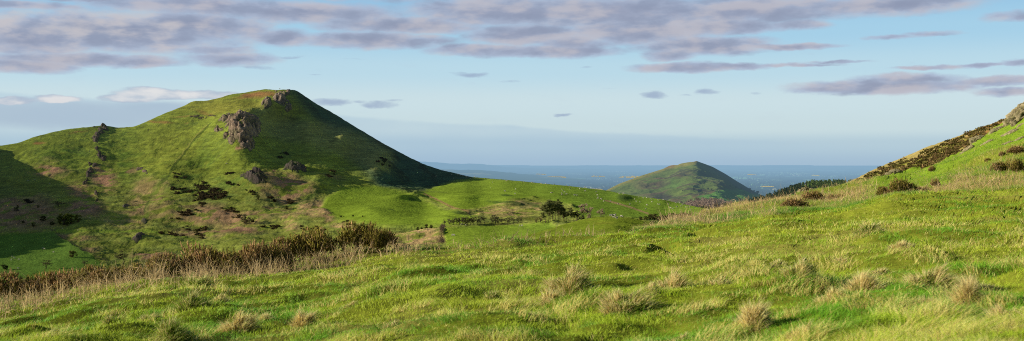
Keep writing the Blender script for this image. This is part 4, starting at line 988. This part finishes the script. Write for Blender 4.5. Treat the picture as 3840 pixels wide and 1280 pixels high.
# scrub behind the knoll
SC = [(2402, 826, 12), (2422, 827, 14), (2440, 828, 20), (2456, 828, 26), (2470, 827, 18), (2486, 824, 22), (2502, 822, 18), (2520, 820, 24), (2534, 820, 20), (2550, 818, 18), (2562, 817, 22), (2578, 815, 16)]
for i, (u, vb, h) in enumerate(SC):
    P = hill_P(u, vb); put('dark%d' % (i % 2) if i not in (0, 1, 2, 3) else 'olive%d' % (i % 2), P, px(h, P), ['olive bush in the scrub strip behind the grassy knoll', 'dark green bush in the scrub strip behind the grassy knoll'][i > 3], ['olive scrub bushes behind the knoll', 'dark scrub bushes behind the knoll'][i > 3], 'bush', name='bush', wide=1.3)
P = hill_P(2590, 812); put('brown0', P, px(22, P), 'pale blossoming bush at right end of the scrub strip', cat='bush', name='bush')
for (u, vb, h, k, lb) in [(2640, 806, 36, 'olive0', 'olive leafless tree just over the near brow, right of the scrub'), (2690, 800, 40, 'brown1', 'round brown tree poking over the near brow'), (2662, 800, 26, 'olive1', 'small olive tree between the two brow trees'), (2722, 796, 34, 'olive0', 'greyish tree right of the round brown one'), (2750, 790, 26, 'brown0', 'pinkish brown tree near the foot of the conifer wood'), (2775, 786, 22, 'brown1', 'low reddish tree nearest the conifer wood'), (2800, 780, 18, 'olive1', 'small green tree below the conifer wood'), (2880, 757, 16, 'green1', 'bright green tree at the edge of the conifer wood'), (2900, 755, 18, 'brown1', 'brown tree at the edge of the conifer wood by the small field')]:
    Pf = fr_P if u > 2735 else wd_P
    P = Pf(np.array(float(u)), np.array(float(vb))); put(k, P, px(h, P), lb, cat='tree', name='tree', wide=1.15)
for (u, vb, h, k, lb) in [(2812, 712, 7, 'dark0', 'first dark tree on the right foot of the pointed hill'), (2828, 719, 6, 'dark1', 'smallest dark tree on the right foot of the pointed hill'), (2841, 727, 11, 'dark0', 'largest dark tree on the right foot of the pointed hill')]:
    P = lw_P(np.array(float(u)), np.array(float(vb))); put(k, P, px(h, P), lb, cat='tree', name='tree')
for (u, vb, h) in [(2602, 716, 9), (2640, 694, 9), (2668, 712, 8), (2690, 700, 9), (2720, 700, 8), (2738, 706, 8), (2700, 708, 6), (2655, 706, 8), (2760, 712, 7), (2780, 718, 7), (2560, 722, 6), (2630, 712, 6)]:
    P = lw_P(np.array(float(u)), np.array(float(vb))); put('olive%d' % (u % 2), P, px(h, P), 'small bush dotted on the lower slope of the pointed hill', 'bushes on the pointed hill', 'bush', name='bush')
# valley trees on the left
VT = [(240, 848, 46, 'green0', 'tallest yellow-green tree of the clump in the shaded valley', 'tree'), (224, 846, 26, 'green1', 'low rounded tree at the left foot of the tallest valley tree', 'tree'), (266, 842, 36, 'green1', 'second tree of the valley clump, right of the tallest', 'tree'), (293, 836, 30, 'green2', 'rightmost tree of the valley clump, lit at the top', 'tree'), (252, 850, 24, 'green2', 'bushy tree low in front of the valley clump', 'tree'),
      (60, 804, 18, 'green0', 'bright bush alone on the dark slope at far left', 'bush'), (126, 856, 17, 'green1', 'round bright bush above the valley track at left', 'bush'), (142, 793, 13, 'green2', 'small bright bush on the dark slope beside dark rocks', 'bush'), (67, 788, 12, 'green2', 'tiny pale bush above the bright one at far left', 'bush'), (220, 786, 24, 'thorn1', 'grey leafless tree alone on the dark slope', 'tree'), (161, 838, 22, 'olive0', 'dim olive bush between round bush and valley clump', 'bush'), (88, 842, 10, 'olive1', 'dim small bush left of the round bright one', 'bush'), (195, 846, 14, 'olive1', 'low bush at left of valley clump', 'bush'),
      (273, 964, 26, 'olive0', 'round olive bush alone in the lower left field, casting shadow', 'bush'), (172, 1010, 36, 'thorn2', 'grey leafless tree just over the gorse at far left', 'tree'), (318, 1000, 24, 'thorn3', 'pale leafless bush just above the gorse, left of the big grey one', 'bush'), (462, 998, 56, 'thorn0', 'big grey leafless tree just above the gorse row', 'tree'), (18, 1010, 20, 'dark0', 'dark bush in the shade at the far left valley bottom', 'bush'),
      (925, 838, 40, 'thorn1', 'wide pale leafless bush on the lower slope among gorse', 'tree'), (968, 755, 20, 'green0', 'bright yellow-green bush below the dark outcrop', 'bush'), (1073, 772, 14, 'olive1', 'dull green bush amid pale rushes', 'bush'), (860, 766, 9, 'green1', 'tiny bright bush right of the dense gorse patch', 'bush'), (480, 894, 16, 'thorn2', 'thin leafless bush by rocky knob', 'bush'), (735, 878, 14, 'olive0', 'dim green bush above the lower track', 'bush'), (1440, 622, 14, 'olive1', 'grey bush on the lit strip of the right flank', 'bush'), (2092, 756, 8, 'olive0', 'flat topped bush alone on the bright slope above the pines', 'bush'), (1278, 815, 8, 'dark0', 'left of the two small dark bushes at the foot of bright pasture', 'bush'), (1323, 815, 7, 'dark1', 'right of the two small dark bushes at the foot of bright pasture', 'bush'), (1360, 818, 6, 'olive0', 'flat bush right of the two dark ones', 'bush')]
for (u, vb, h, k, lb, ct) in VT:
    P = hill_P(u, vb); put(k, P, px(h, P), lb, cat=ct, name='bush' if ct == 'bush' else 'tree', wide=1.25 if k[:5] != 'thorn' else 1.7)
# the hedge seen end-on below the hedgerow
Rh = np.random.default_rng(700); mh = MB(); sh = MB()
for k in range(60):
    t = k / 59; P = hill_P(1660 - 4 * t + 3 * math.sin(9 * t), 846 + 66 * t); n = 70
    hh = 1.9 + .6 * Rh.random()
    d = Rh.normal(size=(n, 3)) * (.75, .8, .55) + (0, 0, hh * .6); mh.leaves(P + d, Rh.uniform(.1, .22, n), np.array((.17, .12, .085)) * Rh.uniform(.5, 1.4, (n, 1)), Rh)
    sh.tube([P + (0, 0, -.2), P + (Rh.normal(0, .2), 0, hh)], .06, .02, (.12, .09, .07), 4)
hd = mh.obj('hedge', M_leaf); sh.obj('stems', M_bark, hd); tag(hd, 'leafless brown hedge running down the field below the hedgerow', 'hedge')

# far woods: reads as one mass
def wood(name, label, pts, Pf, hh, tone, seed, conifer=True, n_leaf=110, dark=None):
    R = np.random.default_rng(seed); mb = MB()
    for (u, v) in pts:
        P = Pf(np.array(float(u)), np.array(float(v))); H = hh / F * P[1] * R.uniform(.85, 1.12)
        n = n_leaf; t = R.random(n) ** .8; a = R.uniform(0, 2 * PI, n)
        c = np.array(tone) * R.uniform(.6, 1.35)
        if conifer:
            rr = H * .34 * (1 - t) ** .5 * R.uniform(.5, 1.1, n); Q = np.stack([np.cos(a) * rr, np.sin(a) * rr, t * H], -1); sz = H * .10
        else:
            rr = H * .36 * np.sqrt(np.clip(1 - ((t - .6) / .55) ** 2, 0, 1)) * np.sqrt(R.random(n)); Q = np.stack([np.cos(a) * rr, np.sin(a) * rr, t * H], -1); sz = H * .06
        mb.leaves(P + Q, sz * R.uniform(.6, 1.2, n), c * R.uniform(.6, 1.4, (n, 1)), R)
        mb.tube([P + (0, 0, -.3), P + (0, 0, H * .6)], H * .02, H * .01, np.array(tone) * .7, 3)
    return tag(mb.obj(name, M_leaf), label, 'wood', kind='stuff')
Rw = np.random.default_rng(720)
wood('leafless_wood', 'leafless brown wood at the foot of the pointed hill', [(u, WD(u) + 4 + 26 * Rw.random()) for u in list(Rw.normal(2640, 48, 170).clip(2535, 2740)) + list(Rw.uniform(2540, 2790, 50))], wd_P, 27, (.36, .26, .20), 721, False, 150)
def frv(n, lo, hi, band):
    u = Rw.uniform(lo, hi, n); return [(a, FR(a) + band * Rw.random() ** 1.2) for a in u]
wood('conifer_wood', 'dark conifer plantation on the ridge at right', frv(340, 2786, 3015, 22), fr_P, 15, (.075, .11, .04), 722)
wood('larch_wood', 'lighter green conifer plantation at the top of the ridge', frv(240, 3008, 3260, 16), fr_P, 17, (.15, .22, .055), 723)
Rp = np.random.default_rng(724)
def plain_woods():
    mb = MB()
    for k in range(620):
        D = 3800 * (16000 / 3800) ** Rp.random(); u = Rp.uniform(1500, 3300); x, _ = ray(u, 640)
        P = np.array((x * D, D, ZP)); L = Rp.uniform(30, 170) * (D / 6000) ** .5; n = 46; H = Rp.uniform(9, 17)
        Q = np.stack([Rp.normal(0, L, n), Rp.normal(0, 18, n), np.abs(Rp.normal(.5, .3, n)) * H], -1)
        mb.leaves(P + Q, Rp.uniform(6, 12, n) * (D / 7000) ** .5, np.array((.012, .025, .015)) * Rp.uniform(.5, 1.5, (n, 1)), Rp)
    tag(mb.obj('distant_woods', M_leaf), 'hedges and copses scattered over the distant plain', 'wood', kind='stuff')
plain_woods()
# fields of oilseed rape on the plain
M_rape = material('rape_flowers', (.62, .54, .30), attr=False, spec=0)  # distance haze mixed into the yellow by hand
for i, (u0, u1, v, dv) in enumerate([(1815, 1945, 669, 3.6), (1965, 2125, 664, 5.5), (2005, 2050, 653, 2.5), (2216, 2270, 661, 3.5), (2320, 2395, 664, 4.5), (2360, 2400, 661, 2.5), (2852, 2905, 699, 2.4), (3040, 3075, 657, 1.6), (2210, 2262, 709, 3), (2800, 2840, 655, 1.6)]):
    V = []
    for (a, b) in [(u0, v + dv / 2), (u1, v + dv / 2 + 1.5), (u1 - 6, v - dv / 2 + 1.5), (u0 + 9, v - dv / 2)]:
        x, z = ray(a, b); D = (ZP + 14.) / float(z); V.append((float(x) * D, D, ZP + 14.))
    o = mk('rapeseed_field', V, np.array([[0, 1, 2, 3]]), M_rape); tag(o, kind='structure')

# -------------------------------------------------------------- gorse bushes
def gorse(seed, W=2.2, H=1.1, n=1500, brown=.35, dark=.0):
    R = np.random.default_rng(seed); root = empty('gorse_bush', (0, 0, 0)); st = MB(); lf = MB()
    K = 11; ctr = [(R.uniform(-.42, .42) * W, R.uniform(-.25, .25) * W, R.uniform(.55, 1.)) for _ in range(K)]
    for (cx, cy, hh) in ctr:
        r = W * R.uniform(.16, .26); hz = H * hh
        br = R.random() < brown
        for q in range(4):
            a = R.uniform(0, 2 * PI); e = np.array((cx + math.cos(a) * r * .7, cy + math.sin(a) * r * .7, hz * R.uniform(.6, .95)))
            st.tube([(cx * .4, cy * .4, -.1), (cx * .7, cy * .7, hz * .35), e], .022, .008, np.array((.17, .115, .065)) * R.uniform(.6, 1.2), 4)
        m = n // K
        d = R.normal(size=(m, 3)); d[:, 2] = np.abs(d[:, 2]) * 1.1 - .25; d /= np.linalg.norm(d, axis=1, keepdims=True)
        rad = R.uniform(.55, 1., (m, 1))
        B = np.array((cx, cy, hz * .45)) + d * rad * np.array((r, r, hz * .55)); B[:, 2] = np.maximum(B[:, 2], .02)
        up = d * .75 + np.array((0, 0, .75)) + R.normal(0, .25, (m, 3)); up /= np.linalg.norm(up, axis=1, keepdims=True)
        L = H * R.uniform(.10, .24, m) * np.where(R.random(m) < .05, 1.5, 1.); w = .026 * R.uniform(.7, 1.3, m)
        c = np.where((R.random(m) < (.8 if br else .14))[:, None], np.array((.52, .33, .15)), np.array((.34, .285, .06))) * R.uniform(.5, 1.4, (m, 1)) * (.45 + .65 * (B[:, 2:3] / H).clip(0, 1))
        a1 = np.cross(up, R.normal(size=(m, 3))); a1 /= np.linalg.norm(a1, axis=1, keepdims=True); a2 = np.cross(up, a1)
        W_ = w[:, None]
        # a sprig: spindle of three sides with spines standing off it
        mid = B + up * L[:, None] * .45; tip = B + up * L[:, None]
        V = np.stack([B, mid + a1 * W_, mid - .5 * a1 * W_ + .87 * a2 * W_, mid - .5 * a1 * W_ - .87 * a2 * W_, tip], 1)
        T = np.array([[0, 1, 2], [0, 2, 3], [0, 3, 1], [4, 2, 1], [4, 3, 2], [4, 1, 3]])
        lf.add(V.reshape(-1, 3), ((np.arange(m) * 5)[:, None, None] + T[None]).reshape(-1, 3), np.repeat(c, 5, 0))
        for sgn in range(3):
            an = R.uniform(0, 2 * PI, m)[:, None]; o_ = a1 * np.cos(an) + a2 * np.sin(an); p0 = B + up * L[:, None] * R.uniform(.3, .9, (m, 1))
            V = np.stack([p0 + up * .012, p0 - up * .012, p0 + o_ * .075 + up * .05], 1)
            lf.add(V.reshape(-1, 3), np.arange(3 * m).reshape(m, 3), np.repeat(c * 1.1, 3, 0))
    st.obj('stems', M_bark, root); lf.obj('foliage', M_gorse, root); return root
GB = [gorse(800, brown=.6), gorse(801, brown=.4), gorse(802, brown=.65), gorse(803, brown=.3, H=1.15), gorse(804, brown=.9), gorse(805, brown=.1, H=1.2)]
_gf = set()
def put_gorse(k, u, v, wpx, hpx, label, back=.4, group=None, rz=None):
    b = front_at(u, v); D = b[1]
    o = copy_tree(GB[k]) if k in _gf else GB[k]; _gf.add(k)
    o.location = (b[0], b[1] + back, b[2] - .05); o.scale = (wpx / F * D / 2.5, wpx / F * D / 2.9, hpx / F * D / 1.25); o.rotation_euler = (0, 0, rz if rz is not None else random.choice((0, 3.14)) + random.uniform(-.3, .3))
    tag(o, label, 'gorse bush', group)
GL = [(0, 45, 1140, 190, 118, 'gorse bush cut by the left edge, brown tipped'), (2, 165, 1112, 210, 110, 'second gorse bush from the left edge, yellowish top'), (1, 300, 1085, 200, 96, 'gorse bush standing below the round olive bush in the field'), (3, 420, 1068, 190, 86, 'dark green gorse bush below the big grey leafless tree'),
      (1, 545, 1052, 170, 72, 'lowest gorse bush of the row, right of the dark green one'), (0, 650, 1040, 190, 98, 'gorse bush in the middle of the row, where the row begins to rise'), (2, 770, 1028, 200, 140, 'tall brown gorse bush left of centre in the row'), (0, 890, 1018, 200, 150, 'tallest brown gorse bush in the row'), (4, 1000, 1006, 180, 128, 'gorse bush with much dead brown wood near the right end of the row'), (3, 1110, 985, 210, 140, 'broad dark green gorse bush second from the row end'), (5, 1195, 968, 150, 108, 'black-shadowed gorse bush at the right end of the row'), 
      (5, 1370, 948, 200, 112, 'gorse bush standing by itself right of the row'), (3, 1420, 944, 110, 118, 'spiky tall gorse joined to the right side of the lone bush')]
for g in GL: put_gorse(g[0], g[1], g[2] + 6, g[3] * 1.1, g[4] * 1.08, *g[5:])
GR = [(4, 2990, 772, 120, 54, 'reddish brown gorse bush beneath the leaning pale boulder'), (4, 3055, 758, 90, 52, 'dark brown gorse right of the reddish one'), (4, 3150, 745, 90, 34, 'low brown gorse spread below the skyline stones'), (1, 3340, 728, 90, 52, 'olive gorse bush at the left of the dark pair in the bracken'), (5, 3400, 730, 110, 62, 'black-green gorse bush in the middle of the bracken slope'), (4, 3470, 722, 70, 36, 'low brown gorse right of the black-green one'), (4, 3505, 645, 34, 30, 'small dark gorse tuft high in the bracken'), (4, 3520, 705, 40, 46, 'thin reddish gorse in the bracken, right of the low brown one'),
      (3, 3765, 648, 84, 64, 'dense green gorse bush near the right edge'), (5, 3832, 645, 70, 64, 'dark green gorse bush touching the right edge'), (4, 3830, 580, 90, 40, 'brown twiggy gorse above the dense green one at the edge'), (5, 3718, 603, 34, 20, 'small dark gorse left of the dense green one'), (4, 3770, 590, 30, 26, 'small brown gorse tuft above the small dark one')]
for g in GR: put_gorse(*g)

# dark gorse on the big hill
def cluster(n, cu, cv, ru, rv, ang, R):
    a = R.uniform(0, 2 * PI, n); r = np.sqrt(R.random(n)); x = np.cos(a) * r * ru; y = np.sin(a) * r * rv; t = math.radians(ang)
    return np.stack([cu + x * math.cos(t) - y * math.sin(t), cv + x * math.sin(t) + y * math.cos(t)], -1)
Rg = np.random.default_rng(830)
CL = [(125, 790, 745, 68, 24, 0, 'dense'), (34, 758, 708, 26, 26, -40, 'dense'), (18, 690, 715, 40, 8, 5, 'dense'), (10, 745, 760, 24, 8, 0, 'dense'),
      (22, 868, 805, 40, 20, 10, 'mid'), (26, 690, 812, 60, 10, -10, 'mid'), (10, 760, 785, 20, 6, 0, 'mid'), (14, 715, 855, 34, 8, 5, 'mid'), (10, 772, 852, 22, 7, 0, 'mid'), (20, 655, 885, 55, 7, 8, 'mid'), (24, 1175, 858, 50, 16, 8, 'mid'), (16, 1010, 850, 40, 8, 0, 'mid'), (12, 750, 890, 26, 7, 0, 'mid'), (14, 870, 704, 24, 6, 10, 'mid'), (10, 935, 735, 22, 8, 20, 'mid'), (8, 655, 702, 10, 5, 0, 'mid'), (8, 930, 830, 20, 18, 0, 'mid'), (8, 1300, 835, 40, 5, 0, 'mid'),
      (18, 1440, 622, 26, 12, 20, 'flank'), (10, 1250, 655, 30, 18, 0, 'flank'), (8, 680, 660, 40, 10, 0, 'flank'), (6, 860, 650, 20, 6, 0, 'flank'), (8, 1060, 580, 20, 12, 0, 'flank'), (8, 1085, 745, 30, 8, 0, 'flank'), (8, 115, 770, 18, 6, 25, 'flank'), (6, 1020, 745, 14, 6, 0, 'flank')]
LBG = {'dense': 'dark gorse bush in the dense patch low on the big hill', 'mid': 'dark gorse bush scattered along the foot of the big hill', 'flank': 'isolated dark gorse bush on the grassy face of the big hill'}
for (n, cu, cv, ru, rv, an, kd) in CL:
    n = max(3, int(n * {'dense': .64, 'mid': .52, 'flank': .7}[kd]))
    for (u, v) in cluster(n, cu, cv, ru, rv, an, Rg):
        P = hill_P(u, v); put('heath%d' % Rg.integers(0, 3), P, px(Rg.uniform(5.5, 11), P), LBG[kd], {'dense': 'gorse in the dense patch', 'mid': 'gorse along the foot of the hill', 'flank': 'lone gorse on the hill face'}[kd], 'gorse bush', name='gorse_bush', wide=1.45)

# gorse cover of the right hillside: one mass
def gorse_cover():
    R = np.random.default_rng(840); mb = MB(); n = 4200
    u = R.uniform(3080, 3900, n); d = R.uniform(4, 150, n); v = GH(u) + d
    P = gh_P(u, v); k = fbm(P[:, 0] / 7, P[:, 1] / 16, o=3, seed=841)
    bare = (d < 9) & (k < .2) | (k < -.42) | ((u > 3600) & (d < 34) & (k < .1))
    for i in np.nonzero(~bare)[0]:
        m = 26; r = R.uniform(.35, .8); q = R.normal(size=(m, 3)); q /= np.linalg.norm(q, axis=1, keepdims=True); q[:, 2] = np.abs(q[:, 2])
        br = R.random() < .4
        c = (np.array((.25, .165, .07)) if br else np.array((.15, .13, .035))) * R.uniform(.6, 1.35)
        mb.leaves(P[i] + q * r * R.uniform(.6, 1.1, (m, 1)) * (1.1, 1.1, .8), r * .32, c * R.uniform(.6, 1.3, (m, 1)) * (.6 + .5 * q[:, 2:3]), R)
    tag(mb.obj('gorse_cover', M_gorse), 'brown and green gorse covering the hillside at right', 'gorse', kind='stuff')
gorse_cover()

# -------------------------------------------------------------- dead bracken
def bracken():
    R = np.random.default_rng(850)
    U, V = [], []; K = []
    n = 3400; u = R.uniform(-60, 1540, n); V0 = np.interp(u, [0, 400, 960, 1500], [1168, 1078, 1022, 936]); v = V0 + R.normal(0, 10, n); U.append(u); V.append(v); K.append(1.0 + 0 * u)
    n = 500; u = R.uniform(1480, 2500, n); U.append(u); V.append(BROW(u) + R.uniform(1, 10, n)); K.append(.9 + 0 * u)
    n = 5200; u = R.uniform(2400, 3900, n); a, b = CREST(u), BROW(u); v = a + (b - a) * R.random(n); U.append(u); V.append(v); K.append(1.0 + 0 * u)
    u = np.concatenate(U); v = np.concatenate(V); P = front_at(u, v); X, Y = P[:, 0], P[:, 1]
    z, gr, nn = straw_zone(u, v, X, Y)
    keep = R.random(len(u)) < np.where(u < 2400, np.where(fbm(u / 30, v / 30, o=2, seed=851) > -.2, 1, .25), (1 - gr * .96) * ss(nn, -.35, .3))
    P = P[keep]; u = u[keep]; n = len(P); Y = P[:, 1]
    mb = MB(); L = R.uniform(.25, .75, n) * np.where(R.random(n) < .08, 1.4, 1.)
    L = np.where((u > 1480) & (u < 2480), L * .62, L)
    az = R.uniform(0, 2 * PI, n); tilt = np.clip(np.abs(R.normal(.75, .45, n)), .05, 1.5); d = np.stack([np.cos(az) * np.sin(tilt), np.sin(az) * np.sin(tilt), np.cos(tilt)], -1)
    c = np.array((.85, .62, .33)) * R.uniform(.5, 1.25, (n, 1)); w = .0135 * (Y / 33) ** .8 * R.uniform(.7, 1.3, n)
    k1 = P - (0, 0, .03); k2 = P + d * (L * .6)[:, None]; d2 = d + R.normal(0, .45, (n, 3)) - np.array((0, 0, .25)); k3 = k2 + d2 * (L * .45)[:, None]
    sd_ = np.stack([np.cos(az + 1.57), np.sin(az + 1.57), 0 * az], -1) * .5 + R.normal(0, .4, (n, 3)); sd_ /= np.linalg.norm(sd_, axis=1, keepdims=True); sw = sd_ * (w / 2)[:, None]
    V = np.stack([k1 - sw, k1 + sw, k2 - sw * .8, k2 + sw * .8, k3], 1); T = np.array([[0, 1, 3], [0, 3, 2], [2, 3, 4]])
    mb.add(V.reshape(-1, 3), ((np.arange(n) * 5)[:, None, None] + T[None]).reshape(-1, 3), np.repeat(c, 5, 0))
    for q in range(3):   # broken side fronds
        t = R.uniform(.4, 1., (n, 1)); p0 = k1 + (k2 - k1) * t; e = p0 + (d * .5 + R.normal(0, .6, (n, 3))) * (L * R.uniform(.12, .35, n))[:, None]
        V = np.stack([p0 - sw * .5, p0 + sw * .5, e], 1); mb.add(V.reshape(-1, 3), np.arange(3 * n).reshape(n, 3), np.repeat(c * .95, 3, 0))
    tag(mb.obj('dead_bracken', M_grass), 'dead straw coloured bracken stalks below the gorse and over the right slope', 'bracken', kind='stuff')
bracken()

# ==================================================================== SHEEP
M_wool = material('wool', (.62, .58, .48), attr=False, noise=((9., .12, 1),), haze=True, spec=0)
def sheep_mesh(graze, seed):
    V = [(-.46, 0, .66), (-.2, 0, .72), (.15, 0, .72), (.42, 0, .72)]; Rr = [.24, .31, .31, .25]; E = [(0, 1), (1, 2), (2, 3)]
    if graze: V += [(.62, 0, .58), (.78, 0, .30), (.86, 0, .12)]
    else: V += [(.58, 0, .86), (.66, 0, 1.02), (.86, 0, .96)]
    Rr += [.15, .11, .06]; E += [(3, 4), (4, 5), (5, 6)]
    for (x, y, at) in [(-.40, .15, 0), (-.40, -.15, 0), (.36, .15, 3), (.36, -.15, 3)]:
        i = len(V); V += [(x, y, .42), (x + .02, y, .2), (x, y, 0)]; Rr += [.09, .055, .05]; E += [(at, i), (i, i + 1), (i + 1, i + 2)]
    i = len(V); V += [(-.70, 0, .56)]; Rr += [.06]; E += [(0, i)]
    for sgn in (1, -1):
        i = len(V); hd_ = V[5]; V += [(hd_[0] + .0, sgn * .17, hd_[2] + .05)]; Rr += [.035]; E += [(5, i)]
    me = bpy.data.meshes.new('sheep'); me.from_pydata(V, E, []); ob = bpy.data.objects.new('sheep', me); COL.objects.link(ob)
    md = ob.modifiers.new('s', 'SKIN'); md.use_smooth_shade = True
    for k, sv in enumerate(me.skin_vertices[0].data): sv.radius = (Rr[k], Rr[k])
    me.skin_vertices[0].data[1].use_root = True
    ob.modifiers.new('d', 'SUBSURF').levels = 1; ob.modifiers['d'].render_levels = 1
    dg = bpy.context.evaluated_depsgraph_get(); m2 = bpy.data.meshes.new_from_object(ob.evaluated_get(dg)); m2.name = 'sheep'
    m2.materials.clear(); m2.materials.append(M_wool)
    bpy.data.objects.remove(ob); bpy.data.meshes.remove(me); return m2
SHM = [sheep_mesh(True, 1), sheep_mesh(False, 2)]
def sheep(pts, Pf, label, group, big=1.):
    for (u, v) in pts:
        P = Pf(np.array(float(u)), np.array(float(v))); o = bpy.data.objects.new('sheep', SHM[0 if random.random() < .75 else 1]); COL.objects.link(o)
        o.location = tuple(P.tolist()); o.rotation_euler = (0, 0, random.uniform(0, 6.28)); s_ = random.uniform(.95, 1.2) * big; o.scale = (s_, s_, s_)
        tag(o, label, 'sheep', group)
sheep([(2066, 727), (2070, 727), (2106, 712), (2113, 720), (2118, 723), (2107, 733), (2107, 738), (2125, 735), (2139, 711), (2153, 735), (2158, 735), (2165, 736), (2174, 711), (2193, 719), (2197, 719), (2194, 705), (2237, 722), (2240, 734), (2243, 742), (2242, 746), (2253, 748), (2257, 750), (2264, 758)], hill_P, 'white sheep grazing on the bright slope above the pine clump', 'flock above the pine clump')
sheep([(2312, 725), (2323, 731), (2334, 727), (2337, 733), (2340, 728), (2290, 757), (2318, 767)], hill_P, 'white sheep near the dark hollow by the brown track', 'flock by the brown track')
sheep([(1635, 666), (1694, 657), (1700, 673), (1718, 658), (1727, 660), (1735, 661), (1747, 664), (1750, 666), (1766, 673), (1780, 666), (1847, 686), (1840, 706), (1901, 680), (1965, 684), (1893, 719), (1895, 720), (1934, 712), (1932, 729), (1995, 687), (2003, 688), (2030, 691), (2047, 692), (2079, 694), (2124, 698), (2135, 700), (1898, 681)], hill_P, 'white sheep on the shadowed shoulder and skyline left of the rape fields', 'flock on the skyline left')
sheep([(2395, 742), (2412, 745), (2425, 744), (2440, 749), (2446, 752), (2468, 753), (2487, 752), (2520, 757), (2534, 763), (2400, 760), (2386, 758), (2426, 772), (2445, 760), (2506, 768), (2516, 783), (2538, 778), (2555, 776), (2570, 779), (2578, 780), (2512, 781), (2362, 770), (2422, 786), (2467, 768), (2474, 769), (2587, 777), (2600, 785), (2525, 785), (2380, 750), (2548, 764), (2560, 770), (2590, 790), (2630, 790), (2655, 788)], hill_P, 'white sheep spread over the green slope below the pointed hill', 'flock below the pointed hill')
sheep([(2295, 812), (2299, 812), (2304, 811), (2308, 811), (2302, 818), (2313, 822), (2331, 815), (2291, 812)], kn_P, 'white sheep resting on top of the near grassy knoll', 'flock on the knoll')
sheep([(160, 932), (167, 935), (201, 946), (47, 965), (54, 970), (71, 974), (43, 976), (68, 1005)], hill_P, 'white sheep in the half shaded field at lower left', 'flock in the lower left field')
sheep([(337, 826), (235, 862), (293, 863), (105, 677), (130, 675), (186, 690)], hill_P, 'white sheep on the dark shaded slope at far left', 'sheep on the shaded slope')
sheep([(1698, 883), (1702, 884), (1950, 850), (1958, 852), (1732, 840), (1746, 840), (1608, 866)], hill_P, 'white sheep in the valley field below the hedgerow', 'flock in the valley field')
sheep([(2682, 713), (2694, 712), (2647, 721), (2684, 726), (2720, 733), (2738, 738), (2760, 740), (2620, 734), (2708, 742), (2780, 741)], lw_P, 'tiny white sheep in the field under the pointed hill', 'flock under the pointed hill', 1.3)
sheep([(335, 560), (1037, 768), (1072, 770), (850, 618), (1470, 608), (1060, 560)], hill_P, 'lone white sheep far up on the big hill', 'sheep on the big hill')

# ==================================================================== FENCES
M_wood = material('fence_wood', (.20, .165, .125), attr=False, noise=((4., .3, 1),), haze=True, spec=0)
def fence(pts, n, label, h=1.2):
    root = None; a = np.array(pts, float); s_ = np.r_[0, np.cumsum(np.hypot(*np.diff(a, axis=0).T))]
    t = np.linspace(0, s_[-1], n); u = np.interp(t, s_, a[:, 0]); v = np.interp(t, s_, a[:, 1]); P = hill_P(u, v)
    root = empty('fence', tuple(P[0].tolist()), label=label, cat='fence'); p0 = P[0]
    V = np.array([(x, y, z) for z in (-.3, h) for (x, y) in ((-.07, -.07), (.07, -.07), (.07, .07), (-.07, .07))]); V[4:, :2] *= .85
    Fc = [[0, 1, 5, 4], [1, 2, 6, 5], [2, 3, 7, 6], [3, 0, 4, 7], [4, 5, 6, 7]]
    pm = None
    for p in P:
        if pm is None: o = mk('post', V, Fc, M_wood, root, smooth=False); pm = o.data
        else: o = bpy.data.objects.new('post', pm); COL.objects.link(o); o.parent = root
        o.location = tuple((p - p0).tolist())
    mb = MB()
    for z in (.45, .8, 1.1): mb.tube(P - p0 + (0, 0, z), .012, .012, (.2, .2, .2), 3)
    mb.obj('wire', M_wood, root)
fence([(150, 864), (205, 867), (228, 886), (262, 908), (300, 930), (350, 958), (405, 984)], 60, 'thin post and wire fence around the lower left field')
fence([(1490, 702), (1560, 716), (1610, 722), (1680, 726)], 50, 'thin fence on the dark lower edge of the right flank')
fence([(2010, 878), (1900, 842), (1830, 842)], 12, 'short fence beneath the right part of the hedgerow')
def gate(u, v, label):
    P = hill_P(u, v); root = empty('field_gate', tuple(P.tolist()), label=label, cat='gate')
    for x in (-1.7, 1.7):
        mb = MB(); mb.tube([(x, 0, -.3), (x, 0, 1.4)], .11, .10, (.3, .25, .2), 6); mb.obj('post', M_gatew, root)
    mb = MB()
    for z in (.25, .5, .75, 1., 1.2): mb.tube([(-1.6, 0, z), (1.6, 0, z)], .045, .045, (.35, .3, .24), 4)
    mb.tube([(-1.6, 0, .25), (1.6, 0, 1.2)], .04, .04, (.35, .3, .24), 4); mb.obj('gate_leaf', M_gatew, root)
M_gatew = material('gate_wood', (.42, .35, .25), attr=False, haze=True, spec=0)
gate(200, 867, 'pale wooden gate where the valley track meets the fence')
gate(1640, 851, 'pale wooden gate beside the track at the left end of the hedgerow')
